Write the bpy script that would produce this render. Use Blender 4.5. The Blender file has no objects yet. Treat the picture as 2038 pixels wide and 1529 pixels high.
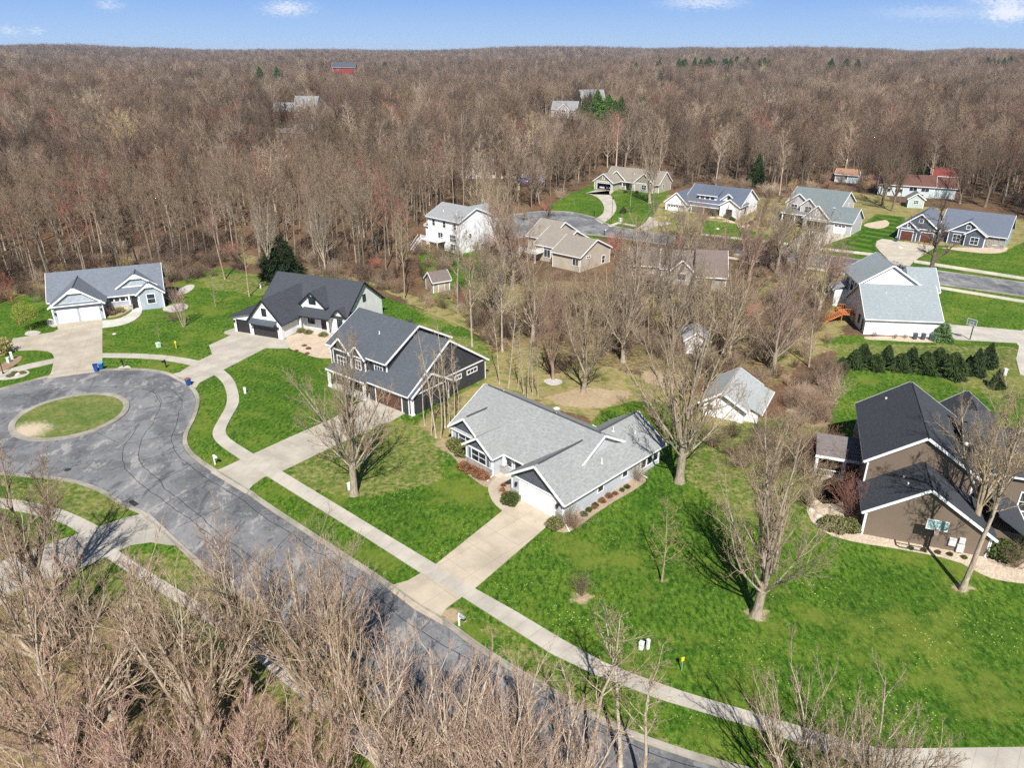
import bpy, bmesh, math, random
import numpy as np
from mathutils import Vector, Matrix, geometry
R=math.radians
SC=bpy.context.scene
COL=SC.collection
# ------------------------------------------------------------------ camera model (survey of the photograph)
FPX,CU,CV,HOR=1470.0,1019.0,764.5,95.0
PIT=math.atan((CV-HOR)/FPX)
CAMH=43.5
def sstep(a,b,x):
    t=np.clip((x-a)/(b-a),0,1); return t*t*(3-2*t)
KNOLLS=((-128,455,9,42),(-92,330,8,30),(22,448,9,36),(60,545,10,40),(-275,1180,12,60))
def terrain(x,y):
    "height of the ground, flat in the subdivision, rolling beyond it"
    x=np.asarray(x,float); y=np.asarray(y,float)
    r=np.hypot(x,y)
    w=sstep(300,1000,r)
    h=w*(5*np.sin(x/170+1.3)*np.cos(y/260)+4*np.sin(x/95-y/140+.6)+2.5*np.sin(y/70+x/210))
    az=x/np.maximum(np.abs(y),1)
    h=h+w*(-3)
    ridge=np.exp(-((az-.36)/.16)**2)*sstep(1100,2100,r)*24
    ridge2=np.exp(-((az-.62)/.2)**2)*sstep(1100,1900,r)*16
    far=sstep(2000,3900,r)*(21+8*np.sin(az*9+.5)+5*np.sin(az*23+1))
    left=np.exp(-((az+.65)/.15)**2)*sstep(1000,2200,r)*9
    mound=1.7*sstep(20,11,np.hypot((x-54)/1.25,y-212))
    for a,b,hh,rr in KNOLLS: h=h+hh*np.exp(-(((x-a)/rr)**2+((y-b)/rr)**2))
    return h+np.maximum(np.maximum(ridge,ridge2),far)+left+mound
def ray(u,v):
    a=(u-CU)/FPX; b=(v-CV)/FPX
    return (a, math.cos(PIT)-b*math.sin(PIT), -math.sin(PIT)-b*math.cos(PIT))
def G(u,v,z=0.0):
    "world point at height z above the ground seen at photo pixel (u,v)"
    d=ray(u,v); zz=z
    for _ in range(6):
        t=(zz-CAMH)/d[2]; x,y=d[0]*t,d[1]*t
        zz=z+float(terrain(x,y)) if y<1000 else z
    return Vector((x,y,zz))
def HG(u,v,u2,v2):
    "height of something standing at (u,v) whose top shows at (u2,v2)"
    b=G(u,v); d=ray(u2,v2); t=b.y/d[1]; return CAMH+t*d[2]-b.z
# ------------------------------------------------------------------ object helpers
def link(o,parent=None):
    COL.objects.link(o)
    if parent is not None: o.parent=parent
    return o
def tag(o,label=None,cat=None,group=None,kind=None):
    if label: o['label']=label
    if cat: o['category']=cat
    if group: o['group']=group
    if kind: o['kind']=kind
    return o
def empty(name,loc=(0,0,0),rz=0,label=None,cat=None,group=None):
    o=bpy.data.objects.new(name,None); o.empty_display_size=.3
    o.location=loc; o.rotation_euler=(0,0,rz)
    link(o); tag(o,label,cat,group); return o
def auto_uv(me):
    "metre UVs: u level along the face, v up its slope"
    n=len(me.polygons); 
    if n==0: return
    uv=me.uv_layers.new(name='UVMap')
    nv=len(me.vertices); co=np.empty(nv*3); me.vertices.foreach_get('co',co); co=co.reshape(-1,3)
    nl=len(me.loops); li=np.empty(nl,int); me.loops.foreach_get('vertex_index',li)
    nor=np.empty(n*3); me.polygons.foreach_get('normal',nor); nor=nor.reshape(-1,3)
    tot=np.empty(n,int); me.polygons.foreach_get('loop_total',tot)
    pf=np.repeat(np.arange(n),tot); N=nor[pf]
    U=np.stack([-N[:,1],N[:,0],np.zeros(len(N))],1); l=np.linalg.norm(U,axis=1); flat=l<1e-3
    U[flat]=(1,0,0); l[flat]=1; U/=l[:,None]
    V=np.cross(N,U); P=co[li]
    out=np.stack([(P*U).sum(1),(P*V).sum(1)],1)
    uv.data.foreach_set('uv',out.astype(np.float32).ravel())
class MB:
    def __init__(s): s.v=[]; s.f=[]
    def add(s,vs,fs):
        b=len(s.v); s.v+= [tuple(p) for p in vs]; s.f+=[tuple(i+b for i in f) for f in fs]; return s
    def box(s,x0,x1,y0,y1,z0,z1):
        return s.add([(x0,y0,z0),(x1,y0,z0),(x1,y1,z0),(x0,y1,z0),(x0,y0,z1),(x1,y0,z1),(x1,y1,z1),(x0,y1,z1)],
                     [(0,3,2,1),(4,5,6,7),(0,1,5,4),(1,2,6,5),(2,3,7,6),(3,0,4,7)])
    def extr(s,pts,vec):
        n=len(pts); vec=Vector(vec); a=[Vector(p) for p in pts]; b=[p+vec for p in a]
        fs=[tuple(range(n))[::-1],tuple(range(n,2*n))]+[(i,(i+1)%n,n+(i+1)%n,n+i) for i in range(n)]
        return s.add(a+b,fs)
    def bar(s,p,q,w,h=None):
        "square bar from p to q"
        h=h or w; p=Vector(p); q=Vector(q); d=(q-p).normalized()
        up=Vector((0,0,1)) if abs(d.z)<.95 else Vector((0,1,0))
        a=d.cross(up).normalized()*(w/2); b=a.cross(d).normalized()*(h/2)
        r=[a+b,a-b,-a-b,-a+b]
        return s.add([p+k for k in r]+[q+k for k in r],[(0,1,2,3),(7,6,5,4)]+[(i,4+i,4+(i+1)%4,(i+1)%4) for i in range(4)])
    def tube(s,pts,rad,n=8,cap=True):
        pts=[Vector(p) for p in pts]; rad=[rad]*len(pts) if not hasattr(rad,'__len__') else rad
        rings=[]
        for i,p in enumerate(pts):
            d=(pts[min(i+1,len(pts)-1)]-pts[max(i-1,0)]).normalized()
            up=Vector((0,0,1)) if abs(d.z)<.9 else Vector((1,0,0))
            a=d.cross(up).normalized(); b=a.cross(d).normalized()
            rings.append([p+(a*math.cos(2*math.pi*k/n)+b*math.sin(2*math.pi*k/n))*rad[i] for k in range(n)])
        vs=[q for r in rings for q in r]; fs=[]
        for i in range(len(pts)-1):
            for k in range(n): fs.append((i*n+k,i*n+(k+1)%n,(i+1)*n+(k+1)%n,(i+1)*n+k))
        if cap: fs+= [tuple(range(n))[::-1],tuple((len(pts)-1)*n+k for k in range(n))]
        return s.add(vs,fs)
    def lathe(s,prof,c=(0,0,0),n=16):
        vs=[];fs=[]
        for r,z in prof:
            for k in range(n):
                a=2*math.pi*k/n; vs.append((c[0]+r*math.cos(a),c[1]+r*math.sin(a),c[2]+z))
        for i in range(len(prof)-1):
            for k in range(n): fs.append((i*n+k,i*n+(k+1)%n,(i+1)*n+(k+1)%n,(i+1)*n+k))
        fs+=[tuple(range(n))[::-1],tuple((len(prof)-1)*n+k for k in range(n))]
        return s.add(vs,fs)
    def build(s,name,mat,parent=None,smooth=False,bevel=0,fix=True):
        me=bpy.data.meshes.new(name); me.from_pydata(s.v,[],s.f)
        if fix:
            bm=bmesh.new(); bm.from_mesh(me); bmesh.ops.recalc_face_normals(bm,faces=bm.faces[:]); bm.to_mesh(me); bm.free()
        me.update(); auto_uv(me)
        if mat: me.materials.append(mat)
        if smooth: me.shade_smooth()
        o=bpy.data.objects.new(name,me); link(o,parent)
        if bevel:
            m=o.modifiers.new('b','BEVEL'); m.width=bevel; m.segments=2; m.limit_method='ANGLE'
        return o
def arr_mesh(name,V,Q,mat=None,smooth=True):
    "mesh from arrays: vertices [n,3], polygons [m,k]"
    me=bpy.data.meshes.new(name); k=Q.shape[1]
    me.vertices.add(len(V)); me.vertices.foreach_set('co',np.asarray(V,np.float32).ravel())
    me.loops.add(Q.size); me.loops.foreach_set('vertex_index',Q.astype(np.int32).ravel())
    me.polygons.add(len(Q)); me.polygons.foreach_set('loop_start',np.arange(0,Q.size,k,dtype=np.int32))
    me.update(calc_edges=True)
    if mat: me.materials.append(mat)
    if smooth: me.shade_smooth()
    return me
# ------------------------------------------------------------------ materials
class NT:
    def __init__(s,name):
        s.m=bpy.data.materials.new(name); s.m.use_nodes=True; s.t=s.m.node_tree; s.t.nodes.clear()
        s.out=s.n('ShaderNodeOutputMaterial'); s.b=s.n('ShaderNodeBsdfPrincipled'); s.l(s.b.outputs[0],s.out.inputs[0])
    def n(s,typ,**k):
        o=s.t.nodes.new(typ)
        for a,b in k.items(): setattr(o,a,b)
        return o
    def l(s,a,b): s.t.links.new(a,b)
    def put(s,sock,v):
        if isinstance(v,bpy.types.NodeSocket): s.l(v,sock)
        elif v is not None:
            if sock.type=='RGBA' and len(v)==3: v=(*v,1)
            sock.default_value=v
    def math(s,op,a,b=None,c=None,clamp=False):
        o=s.n('ShaderNodeMath',operation=op,use_clamp=clamp); s.put(o.inputs[0],a); s.put(o.inputs[1],b)
        if c is not None: s.put(o.inputs[2],c)
        return o.outputs[0]
    def mix(s,f,a,b,mode='MIX'):
        o=s.n('ShaderNodeMix',data_type='RGBA',blend_type=mode); s.put(o.inputs[0],f); s.put(o.inputs[6],a); s.put(o.inputs[7],b); return o.outputs[2]
    def noise(s,vec,scale,detail=4,rough=.55,dist=0):
        o=s.n('ShaderNodeTexNoise'); s.put(o.inputs['Vector'],vec); o.inputs['Scale'].default_value=scale
        o.inputs['Detail'].default_value=detail; o.inputs['Roughness'].default_value=rough; o.inputs['Distortion'].default_value=dist; return o.outputs[0]
    def vor(s,vec,scale,feature='F1',rnd=1):
        o=s.n('ShaderNodeTexVoronoi',feature=feature); s.put(o.inputs['Vector'],vec); o.inputs['Scale'].default_value=scale
        o.inputs['Randomness'].default_value=rnd; return o
    def ramp(s,f,stops):
        o=s.n('ShaderNodeValToRGB'); e=o.color_ramp.elements
        while len(e)<len(stops): e.new(.5)
        for el,(p,c) in zip(e,stops): el.position=p; el.color=(*c,1) if len(c)==3 else c
        s.put(o.inputs[0],f); return o.outputs[0]
    def rng(s,f,a,b,c=0,d=1,smooth=True):
        o=s.n('ShaderNodeMapRange',interpolation_type='SMOOTHSTEP' if smooth else 'LINEAR'); s.put(o.inputs[0],f)
        for i,v in enumerate((a,b,c,d)): s.put(o.inputs[i+1],v)
        return o.outputs[0]
    def pos(s): return s.n('ShaderNodeNewGeometry').outputs['Position']
    def uv(s): return s.n('ShaderNodeTexCoord').outputs['UV']
    def objc(s): return s.n('ShaderNodeTexCoord').outputs['Object']
    def mapv(s,vec,scale=(1,1,1),rot=(0,0,0),loc=(0,0,0)):
        o=s.n('ShaderNodeMapping'); s.put(o.inputs[0],vec); o.inputs['Scale'].default_value=scale; o.inputs['Rotation'].default_value=rot; o.inputs['Location'].default_value=loc; return o.outputs[0]
    def attr(s,name): 
        return s.n('ShaderNodeAttribute',attribute_name=name).outputs['Fac']
    def bump(s,h,st=.3,dist=.02):
        o=s.n('ShaderNodeBump'); o.inputs['Strength'].default_value=st; o.inputs['Distance'].default_value=dist; s.put(o.inputs['Height'],h); s.l(o.outputs[0],s.b.inputs['Normal'])
    def fin(s,col,rough=.8,spec=.3,metal=0):
        s.put(s.b.inputs['Base Color'],col); s.put(s.b.inputs['Roughness'],rough); s.b.inputs['Specular IOR Level'].default_value=spec; s.b.inputs['Metallic'].default_value=metal
        return s.m
def sc3(c,k): return tuple(min(1,x*k) for x in c)
MC={}
def memo(f):
    def g(*a):
        k=(f.__name__,)+a
        if k not in MC: MC[k]=f(*a)
        return MC[k]
    return g
@memo
def paint(c,rough=.55,var=.12):
    t=NT('paint'); n=t.noise(t.pos(),1.3,5); n2=t.noise(t.pos(),14,3)
    f=t.math('ADD',t.math('MULTIPLY',n,.6),t.math('MULTIPLY',n2,.4))
    return t.fin(t.mix(t.rng(f,.3,.7),sc3(c,1-var),sc3(c,1+var*.5)),rough)
@memo
def siding(c,pitch=.18,var=.1):
    "horizontal lap siding"
    t=NT('siding'); u=t.uv(); sx=t.n('ShaderNodeSeparateXYZ'); t.l(u,sx.inputs[0])
    fr=t.math('FRACT',t.math('DIVIDE',sx.outputs[1],pitch))
    line=t.rng(fr,.0,.16,0,1)
    n=t.noise(t.pos(),.7,5); n2=t.noise(t.mapv(u,(1,12,1)),2.0,3)
    base=t.mix(t.rng(t.math('ADD',t.math('MULTIPLY',n,.6),t.math('MULTIPLY',n2,.4)),.35,.65),sc3(c,1-var),sc3(c,1+var*.6))
    col=t.mix(line,sc3(c,.55),base); t.bump(fr,.5,.02)
    return t.fin(col,.6)
@memo
def batten(c,pitch=.42):
    "vertical board and batten"
    t=NT('board_batten'); u=t.uv(); sx=t.n('ShaderNodeSeparateXYZ'); t.l(u,sx.inputs[0])
    fr=t.math('FRACT',t.math('DIVIDE',sx.outputs[0],pitch)); tri=t.math('ABSOLUTE',t.math('SUBTRACT',fr,.5))
    line=t.rng(tri,.0,.07,1,0); n=t.noise(t.pos(),.6,5)
    col=t.mix(t.rng(n,.35,.65),sc3(c,.9),sc3(c,1.03)); col=t.mix(t.math('MULTIPLY',line,.25),col,sc3(c,.6)); t.bump(line,.6,.03)
    return t.fin(col,.55)
@memo
def shake(c):
    "staggered shingle siding"
    t=NT('shake_siding'); b=t.n('ShaderNodeTexBrick'); t.l(t.uv(),b.inputs[0]); b.inputs['Scale'].default_value=1
    b.inputs['Brick Width'].default_value=.22; b.inputs['Row Height'].default_value=.19; b.inputs['Mortar Size'].default_value=.012
    b.inputs['Color1'].default_value=(*sc3(c,.82),1); b.inputs['Color2'].default_value=(*sc3(c,1.18),1); b.inputs['Mortar'].default_value=(*sc3(c,.4),1)
    return t.fin(b.outputs[0],.75)
@memo
def shingle(c,var=.25):
    "asphalt roof shingles in courses"
    t=NT('asphalt_shingles'); u=t.uv(); b=t.n('ShaderNodeTexBrick'); t.l(u,b.inputs[0]); b.inputs['Scale'].default_value=1
    b.inputs['Brick Width'].default_value=.34; b.inputs['Row Height'].default_value=.145; b.inputs['Mortar Size'].default_value=.01; b.inputs['Bias'].default_value=-.1
    b.inputs['Color1'].default_value=(*sc3(c,1-var),1); b.inputs['Color2'].default_value=(*sc3(c,1+var),1); b.inputs['Mortar'].default_value=(*sc3(c,.5),1)
    b.offset=.37
    n=t.noise(t.mapv(u,(1,2.2,1)),1.9,6,.7); n2=t.noise(t.pos(),.25,4); n3=t.noise(u,11,2)
    col=t.mix(.55,b.outputs[0],t.mix(t.rng(n,.32,.68),sc3(c,.72),sc3(c,1.25)))
    col=t.mix(t.rng(n2,.35,.7,0,.35),col,sc3(c,.78)); col=t.mix(t.rng(n3,.5,.75,0,.4),col,sc3(c,1.4))
    t.bump(b.outputs[1],.35,.015)
    return t.fin(col,.9,.2)
@memo
def metalroof(c):
    t=NT('standing_seam'); u=t.uv(); sx=t.n('ShaderNodeSeparateXYZ'); t.l(u,sx.inputs[0])
    fr=t.math('ABSOLUTE',t.math('SUBTRACT',t.math('FRACT',t.math('DIVIDE',sx.outputs[0],.45)),.5))
    line=t.rng(fr,0,.06,1,0); t.bump(line,.8,.04)
    return t.fin(t.mix(line,c,sc3(c,1.6)),.4,.5,.3)
@memo
def stone(c):
    t=NT('stone_veneer'); v=t.vor(t.mapv(t.uv(),(2.2,4.5,1)),1.3); e=t.vor(t.mapv(t.uv(),(2.2,4.5,1)),1.3,'DISTANCE_TO_EDGE')
    vs=t.n('ShaderNodeSeparateColor'); t.l(v.outputs['Color'],vs.inputs[0]); col=t.mix(vs.outputs[0],sc3(c,.6),sc3(c,1.35)); col=t.mix(t.math('GREATER_THAN',vs.outputs[1],.7),col,(c[0]*1.1,c[1]*.95,c[2]*.75)); col=t.mix(t.rng(e.outputs[0],0,.06,1,0),col,sc3(c,.5))
    t.bump(e.outputs[0],.6,.03); return t.fin(col,.85)
@memo
def glass(c=(.015,.02,.028)):
    t=NT('window_glass'); n=t.noise(t.pos(),.9,2)
    return t.fin(t.mix(t.rng(n,.4,.6),c,sc3(c,2.2)),.06,.6)
@memo
def plain(c,rough=.5,metal=0.0):
    t=NT('finish'); n=t.noise(t.objc(),6,4)
    return t.fin(t.mix(t.rng(n,.3,.7),sc3(c,.85),sc3(c,1.1)),rough,.4,metal)
@memo
def wood(c):
    t=NT('wood'); n=t.noise(t.mapv(t.objc(),(1,9,9)),2.5,5,.6); return t.fin(t.mix(t.rng(n,.3,.7),sc3(c,.6),sc3(c,1.2)),.7)
@memo
def rock(c,scale=1.6):
    t=NT('river_stone'); v=t.vor(t.pos(),scale*3.2); n=t.noise(t.pos(),.6,5); n2=t.noise(t.pos(),7,4)
    col=t.mix(t.rng(n,.35,.65),sc3(c,.85),sc3(c,1.1)); vs=t.n('ShaderNodeSeparateColor'); t.l(v.outputs['Color'],vs.inputs[0]); col=t.mix(.45,col,t.mix(vs.outputs[0],sc3(c,.6),sc3(c,1.3))); col=t.mix(t.rng(n2,.5,.72,0,.6),col,sc3(c,.55))
    t.bump(v.outputs[0],.7,.05); return t.fin(col,.95,.15)
WHITE=(.8,.8,.8)
MW=paint(WHITE,.5,.04)
# ---- concrete for drives and walks: UV metres with sawn joints
@memo
def concrete(c,jx,jy,stain=.22):
    t=NT('concrete'); u=t.uv(); sx=t.n('ShaderNodeSeparateXYZ'); t.l(u,sx.inputs[0])
    p=t.pos(); n=t.noise(p,.35,6,.6); n2=t.noise(t.mapv(u,(1,.25,1)),1.1,5,.6); n3=t.noise(p,9,3)
    col=t.mix(t.rng(n,.3,.7),sc3(c,1-stain),sc3(c,1.08)); col=t.mix(t.rng(n2,.5,.75,0,.45),col,(c[0]*.8,c[1]*.72,c[2]*.62)); col=t.mix(t.rng(n3,.4,.7,0,.25),col,sc3(c,1.2))
    for o,j in ((0,jx),(1,jy)):
        if j:
            d=t.math('ABSOLUTE',t.math('SUBTRACT',t.math('FRACT',t.math('DIVIDE',sx.outputs[o],j)),.5))
            w=.035/j; col=t.mix(t.rng(d,.5-w*1.6,.5-w*.3,0,.34),col,sc3(c,.42))
    t.bump(n3,.15,.01); return t.fin(col,.9,.2)
def asphalt_mat():
    t=NT('worn_asphalt'); p=t.pos()
    n=t.noise(p,.14,6,.62,.6); n2=t.noise(t.mapv(p,(.8,.35,1),(0,0,R(40))),.55,9,.74,.4); n3=t.noise(p,3.2,5,.7); n4=t.noise(p,30,2)
    col=t.mix(t.rng(n,.32,.68),(.10,.104,.112),(.225,.228,.235))
    col=t.mix(t.rng(n2,.54,.60,0,.7),col,(.36,.345,.32)); col=t.mix(t.rng(n3,.53,.75,0,.5),col,(.33,.325,.31)); col=t.mix(t.rng(n2,.38,.45,.65,0),col,(.055,.057,.063)); col=t.mix(t.rng(t.noise(p,1.1,9,.8),.54,.62,0,.45),col,(.35,.34,.32)); col=t.mix(t.rng(t.noise(t.mapv(p,(1,1,1),(0,0,1)),.23,8,.72),.55,.6,0,.5),col,(.07,.072,.08)); col=t.mix(t.rng(n4,.35,.65,0,.3),col,(.08,.08,.085))
    e=t.vor(t.mapv(p,(1,1,1),(0,0,R(47))),.16,'DISTANCE_TO_EDGE'); w=t.noise(p,1.2,4)
    cr=t.math('MULTIPLY',t.rng(t.math('ADD',e.outputs[0],t.math('MULTIPLY',t.math('SUBTRACT',w,.5),.06)),.0,.006,1,0),t.rng(t.noise(p,.3,2),.45,.6))
    col=t.mix(t.math('MULTIPLY',cr,.6),col,(.035,.036,.04)); t.bump(n4,.3,.01)
    return t.fin(col,.85,.25)
def ground_mat():
    t=NT('ground_cover'); p=t.pos()
    big=t.noise(p,.035,5,.55); mid=t.noise(p,.22,5,.6); fine=t.noise(p,1.7,5,.65); vfine=t.noise(p,9,4,.7)
    edge=t.math('ADD',t.math('MULTIPLY',t.math('SUBTRACT',mid,.5),2.6),t.math('MULTIPLY',t.math('SUBTRACT',fine,.5),1.7))
    # leaf litter of the woods
    lit=t.ramp(t.math('ADD',t.math('MULTIPLY',mid,.5),t.math('MULTIPLY',fine,.5)),[(.3,(.04,.027,.017)),(.47,(.085,.055,.032)),(.6,(.15,.10,.058)),(.75,(.25,.18,.115))])
    lit=t.mix(t.rng(vfine,.45,.72,0,.5),lit,(.27,.18,.11)); lit=t.mix(t.rng(big,.45,.65,0,.4),lit,(.20,.105,.06))
    # dry winter grass
    st=t.ramp(t.math('ADD',t.math('MULTIPLY',mid,.4),t.math('MULTIPLY',fine,.6)),[(.3,(.13,.115,.035)),(.5,(.22,.185,.07)),(.7,(.34,.285,.14))])
    st=t.mix(t.rng(vfine,.45,.7,0,.6),st,(.42,.35,.2)); st=t.mix(t.rng(t.noise(p,.5,4),.5,.62,0,.7),st,(.1,.135,.025))
    # mown lawn
    gm=t.math('ADD',t.math('ADD',t.math('MULTIPLY',big,.35),t.math('MULTIPLY',mid,.4)),t.math('MULTIPLY',fine,.25))
    gr=t.ramp(gm,[(.36,(.034,.08,.007)),(.47,(.068,.142,.012)),(.54,(.108,.185,.018)),(.64,(.185,.225,.038))])
    gr=t.mix(t.rng(vfine,.3,.62,.75,0),gr,(.011,.042,.004)); gr=t.mix(t.rng(t.noise(p,6,3,.6),.52,.75,0,.5),gr,(.10,.19,.022))
    tuft=t.noise(t.mapv(p,(1,.45,1),(0,0,R(-45))),2.6,5,.75); gr=t.mix(t.rng(tuft,.40,.5,.9,0),gr,(.014,.05,.004)); gr=t.mix(t.rng(tuft,.53,.64,0,.6),gr,(.15,.235,.03)); sp3=t.noise(p,2.6,8,.8); gr=t.mix(t.rng(sp3,.4,.5,.6,0),gr,(.02,.065,.005)); gr=t.mix(t.rng(sp3,.55,.62,0,.5),gr,(.16,.24,.04))
    patch=t.noise(p,.10,9,.72); gr=t.mix(t.rng(patch,.5,.62,0,.6),gr,(.15,.18,.03)); gr=t.mix(t.rng(patch,.3,.42,.5,0),gr,(.02,.08,.006))
    spk=t.vor(p,2.9); dens=t.noise(p,.12,5,.65); rad=t.rng(dens,.40,.64,.0,.16)
    dd=t.math('LESS_THAN',spk.outputs[0],t.math('MULTIPLY',rad,t.math('ADD',.5,t.noise(p,5,1)))); gr=t.mix(dd,gr,(.44,.46,.15))
    spk2=t.vor(t.mapv(p,(1,1,1),(0,0,1)),3.1); gr=t.mix(t.math('LESS_THAN',spk2.outputs[0],t.rng(mid,.45,.7,0,.11)),gr,(.33,.24,.13))
    str_=t.attr('stripe'); gr=t.mix(t.math('MULTIPLY',t.math('MINIMUM',str_,1),.8),gr,(.018,.062,.005)); gr=t.mix(t.math('MULTIPLY',t.math('SUBTRACT',str_,1,None,True),.6),gr,(.12,.21,.02))
    # bare soil / mulch
    so=t.ramp(t.math('ADD',t.math('MULTIPLY',mid,.4),t.math('MULTIPLY',fine,.6)),[(.3,(.24,.175,.105)),(.5,(.36,.275,.175)),(.7,(.46,.37,.25))])
    so=t.mix(t.rng(vfine,.4,.7,0,.5),so,(.2,.145,.08))
    def w(a,k=1.0,off=0): return t.rng(t.math('ADD',t.attr(a),t.math('ADD',t.math('MULTIPLY',edge,k),off)),-.25,.25)
    col=t.mix(w('straw',1.5),lit,st); col=t.mix(w('lawn',.55),col,gr); col=t.mix(w('soil',.9),col,so)
    col=t.mix(t.math('MULTIPLY',t.math('MULTIPLY',w('scruff',2.2),t.rng(fine,.3,.7)),.8),col,st)
    t.bump(t.math('ADD',t.math('MULTIPLY',fine,.5),t.math('MULTIPLY',vfine,.6)),.8,.10)
    return t.fin(col,1.0,.1)
def bark_mat(name,a,b,tint=True):
    t=NT(name); p=t.objc(); n=t.noise(t.mapv(p,(3,3,.7)),2.2,5,.65); g=t.n('ShaderNodeNewGeometry').outputs['Position']
    col=t.ramp(n,[(.3,a),(.7,b)])
    if tint:
        oi=t.n('ShaderNodeObjectInfo'); col=t.mix(1,col,oi.outputs['Color'],'MULTIPLY')
    t.bump(n,.7,.04); return t.fin(col,.9,.15)
def far_twig_mat(name,k=1.0,trunk=False):
    t=NT(name); oi=t.n('ShaderNodeObjectInfo'); loc=oi.outputs['Location']
    big=t.noise(loc,.011,3); sm=t.noise(loc,.05,2)
    r=oi.outputs['Random']
    if trunk: col=t.ramp(r,[(0,(.09,.075,.06)),(.5,(.17,.145,.12)),(1,(.33,.29,.25))])
    else:
        col=t.ramp(t.math('ADD',t.math('MULTIPLY',r,.45),t.math('MULTIPLY',sm,.55)),[(.22,(.125,.09,.069)),(.42,(.185,.14,.108)),(.6,(.245,.195,.152)),(.8,(.35,.3,.245))])
        col=t.mix(t.rng(big,.52,.7,0,.5),col,(.23,.135,.105))
        col=t.mix(t.math('GREATER_THAN',r,.965),col,(.27,.12,.095)); col=t.mix(t.math('LESS_THAN',r,.03),col,(.33,.27,.14))
    grp=t.noise(loc,.03,3,.6); col=t.mix(1,col,t.mix(t.rng(grp,.36,.64),(.66,.64,.64),(1.25,1.22,1.18)),'MULTIPLY')
    if k!=1: col=t.mix(1,col,(k,k,k),'MULTIPLY')
    oj=t.math('FRACT',t.math('MULTIPLY',r,37.3)); col=t.mix(t.rng(oj,0,1,0,1,False),sc3((1,1,1),.0) if 0 else t.mix(1,col,(.48,.46,.45),'MULTIPLY'),t.mix(1,col,(1.6,1.55,1.45),'MULTIPLY'))
    return t.fin(col,.95,.1)
# ------------------------------------------------------------------ ground
def chaikin(p,n=2,closed=False):
    for _ in range(n):
        q=[] if closed else [p[0]]
        m=len(p) if closed else len(p)-1
        for i in range(m):
            a,b=p[i],p[(i+1)%len(p)]; q+= [a*.75+b*.25,a*.25+b*.75]
        p=q if closed else q+[p[-1]]
    return p
def PX(*pts,s=0,closed=False):
    q=[G(u,v) for u,v in pts]
    return chaikin(q,s,closed) if s else q
def sdf(poly,X,Y):
    P=np.array([(p[0],p[1]) for p in poly]); d=np.full(X.shape,1e9); ins=np.zeros(X.shape,bool)
    for i in range(len(P)):
        a,b=P[i],P[(i+1)%len(P)]; e=b-a; L=max(e@e,1e-9)
        t=np.clip(((X-a[0])*e[0]+(Y-a[1])*e[1])/L,0,1)
        d=np.minimum(d,(X-a[0]-t*e[0])**2+(Y-a[1]-t*e[1])**2)
        if a[1]!=b[1]:
            c=((a[1]>Y)!=(b[1]>Y))&(X<(b[0]-a[0])*(Y-a[1])/(b[1]-a[1])+a[0]); ins^=c
    d=np.sqrt(d); return np.where(ins,d,-d)
LAWN=[PX((-260,640),(-80,615),(0,600),(60,585),(110,578),(330,575),(375,548),(440,532),(500,545),(560,548),(650,560),(735,578),(760,588),(800,603),(860,627),(930,655),(985,700),(965,760),(880,800),(830,845),(860,868),(905,905),(1000,880),(1170,850),(1200,815),(1260,797),(1330,805),(1360,840),(1440,850),(1560,830),(1640,850),(1650,800),(1655,735),(1668,700),(1640,690),(1640,672),(1700,668),(1880,676),(2060,690),(2200,720),(2500,1200),(2500,1640),(-500,1640),(-500,900)),
 PX((832,508),(860,498),(1010,498),(965,560),(930,615),(870,605),(843,560)),
 PX((1103,402),(1130,387),(1170,372),(1190,352),(1335,375),(1320,400),(1300,432),(1262,455),(1200,455),(1150,430),(1090,420)),
 PX((1150,462),(1205,460),(1216,470),(1180,477)),PX((1222,452),(1270,446),(1275,458),(1230,462)),
 PX((1395,436),(1470,440),(1575,480),(1555,502),(1390,470)),
 PX((1590,495),(1640,478),(1715,447),(1745,425),(1800,432),(1800,482),(2000,500),(2060,470),(2190,600),(2190,712),(1880,690),(1862,640),(1872,565),(1690,535),(1620,530),(1560,515))]
STRAW=[PX((1080,760),(1150,720),(1250,740),(1330,760),(1400,800),(1400,850),(1190,840),(1080,805)),PX((1545,535),(1690,545),(1690,640),(1650,700),(1560,730),(1480,700),(1500,600)),
 PX((300,560),(380,535),(450,515),(560,540),(760,575),(990,690),(1000,640),(860,600),(700,550),(480,505)),PX((1505,395),(1580,392),(1570,470),(1510,470)),
 PX((1690,385),(1770,392),(1760,430),(1700,425)),PX((835,505),(1000,490),(1050,600),(960,640),(880,610)),PX((1330,830),(1650,830),(1660,1010),(1500,1060),(1380,970)),
 PX((1180,590),(1480,590),(1480,640),(1200,640)),PX((-260,600),(0,580),(100,560),(100,620),(0,640),(-260,680)),PX((960,700),(1080,690),(1090,770),(970,770))]
STRAW+=[PX((815,845),(870,790),(960,755),(985,720),(1010,760),(970,775),(905,830),(900,870),(860,880)),PX((1330,388),(1590,396),(1700,380),(1760,400),(2060,440),(2180,610),(1560,525),(1250,475),(1262,455)),PX((985,740),(1090,740),(1090,800),(1000,790))]
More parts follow.
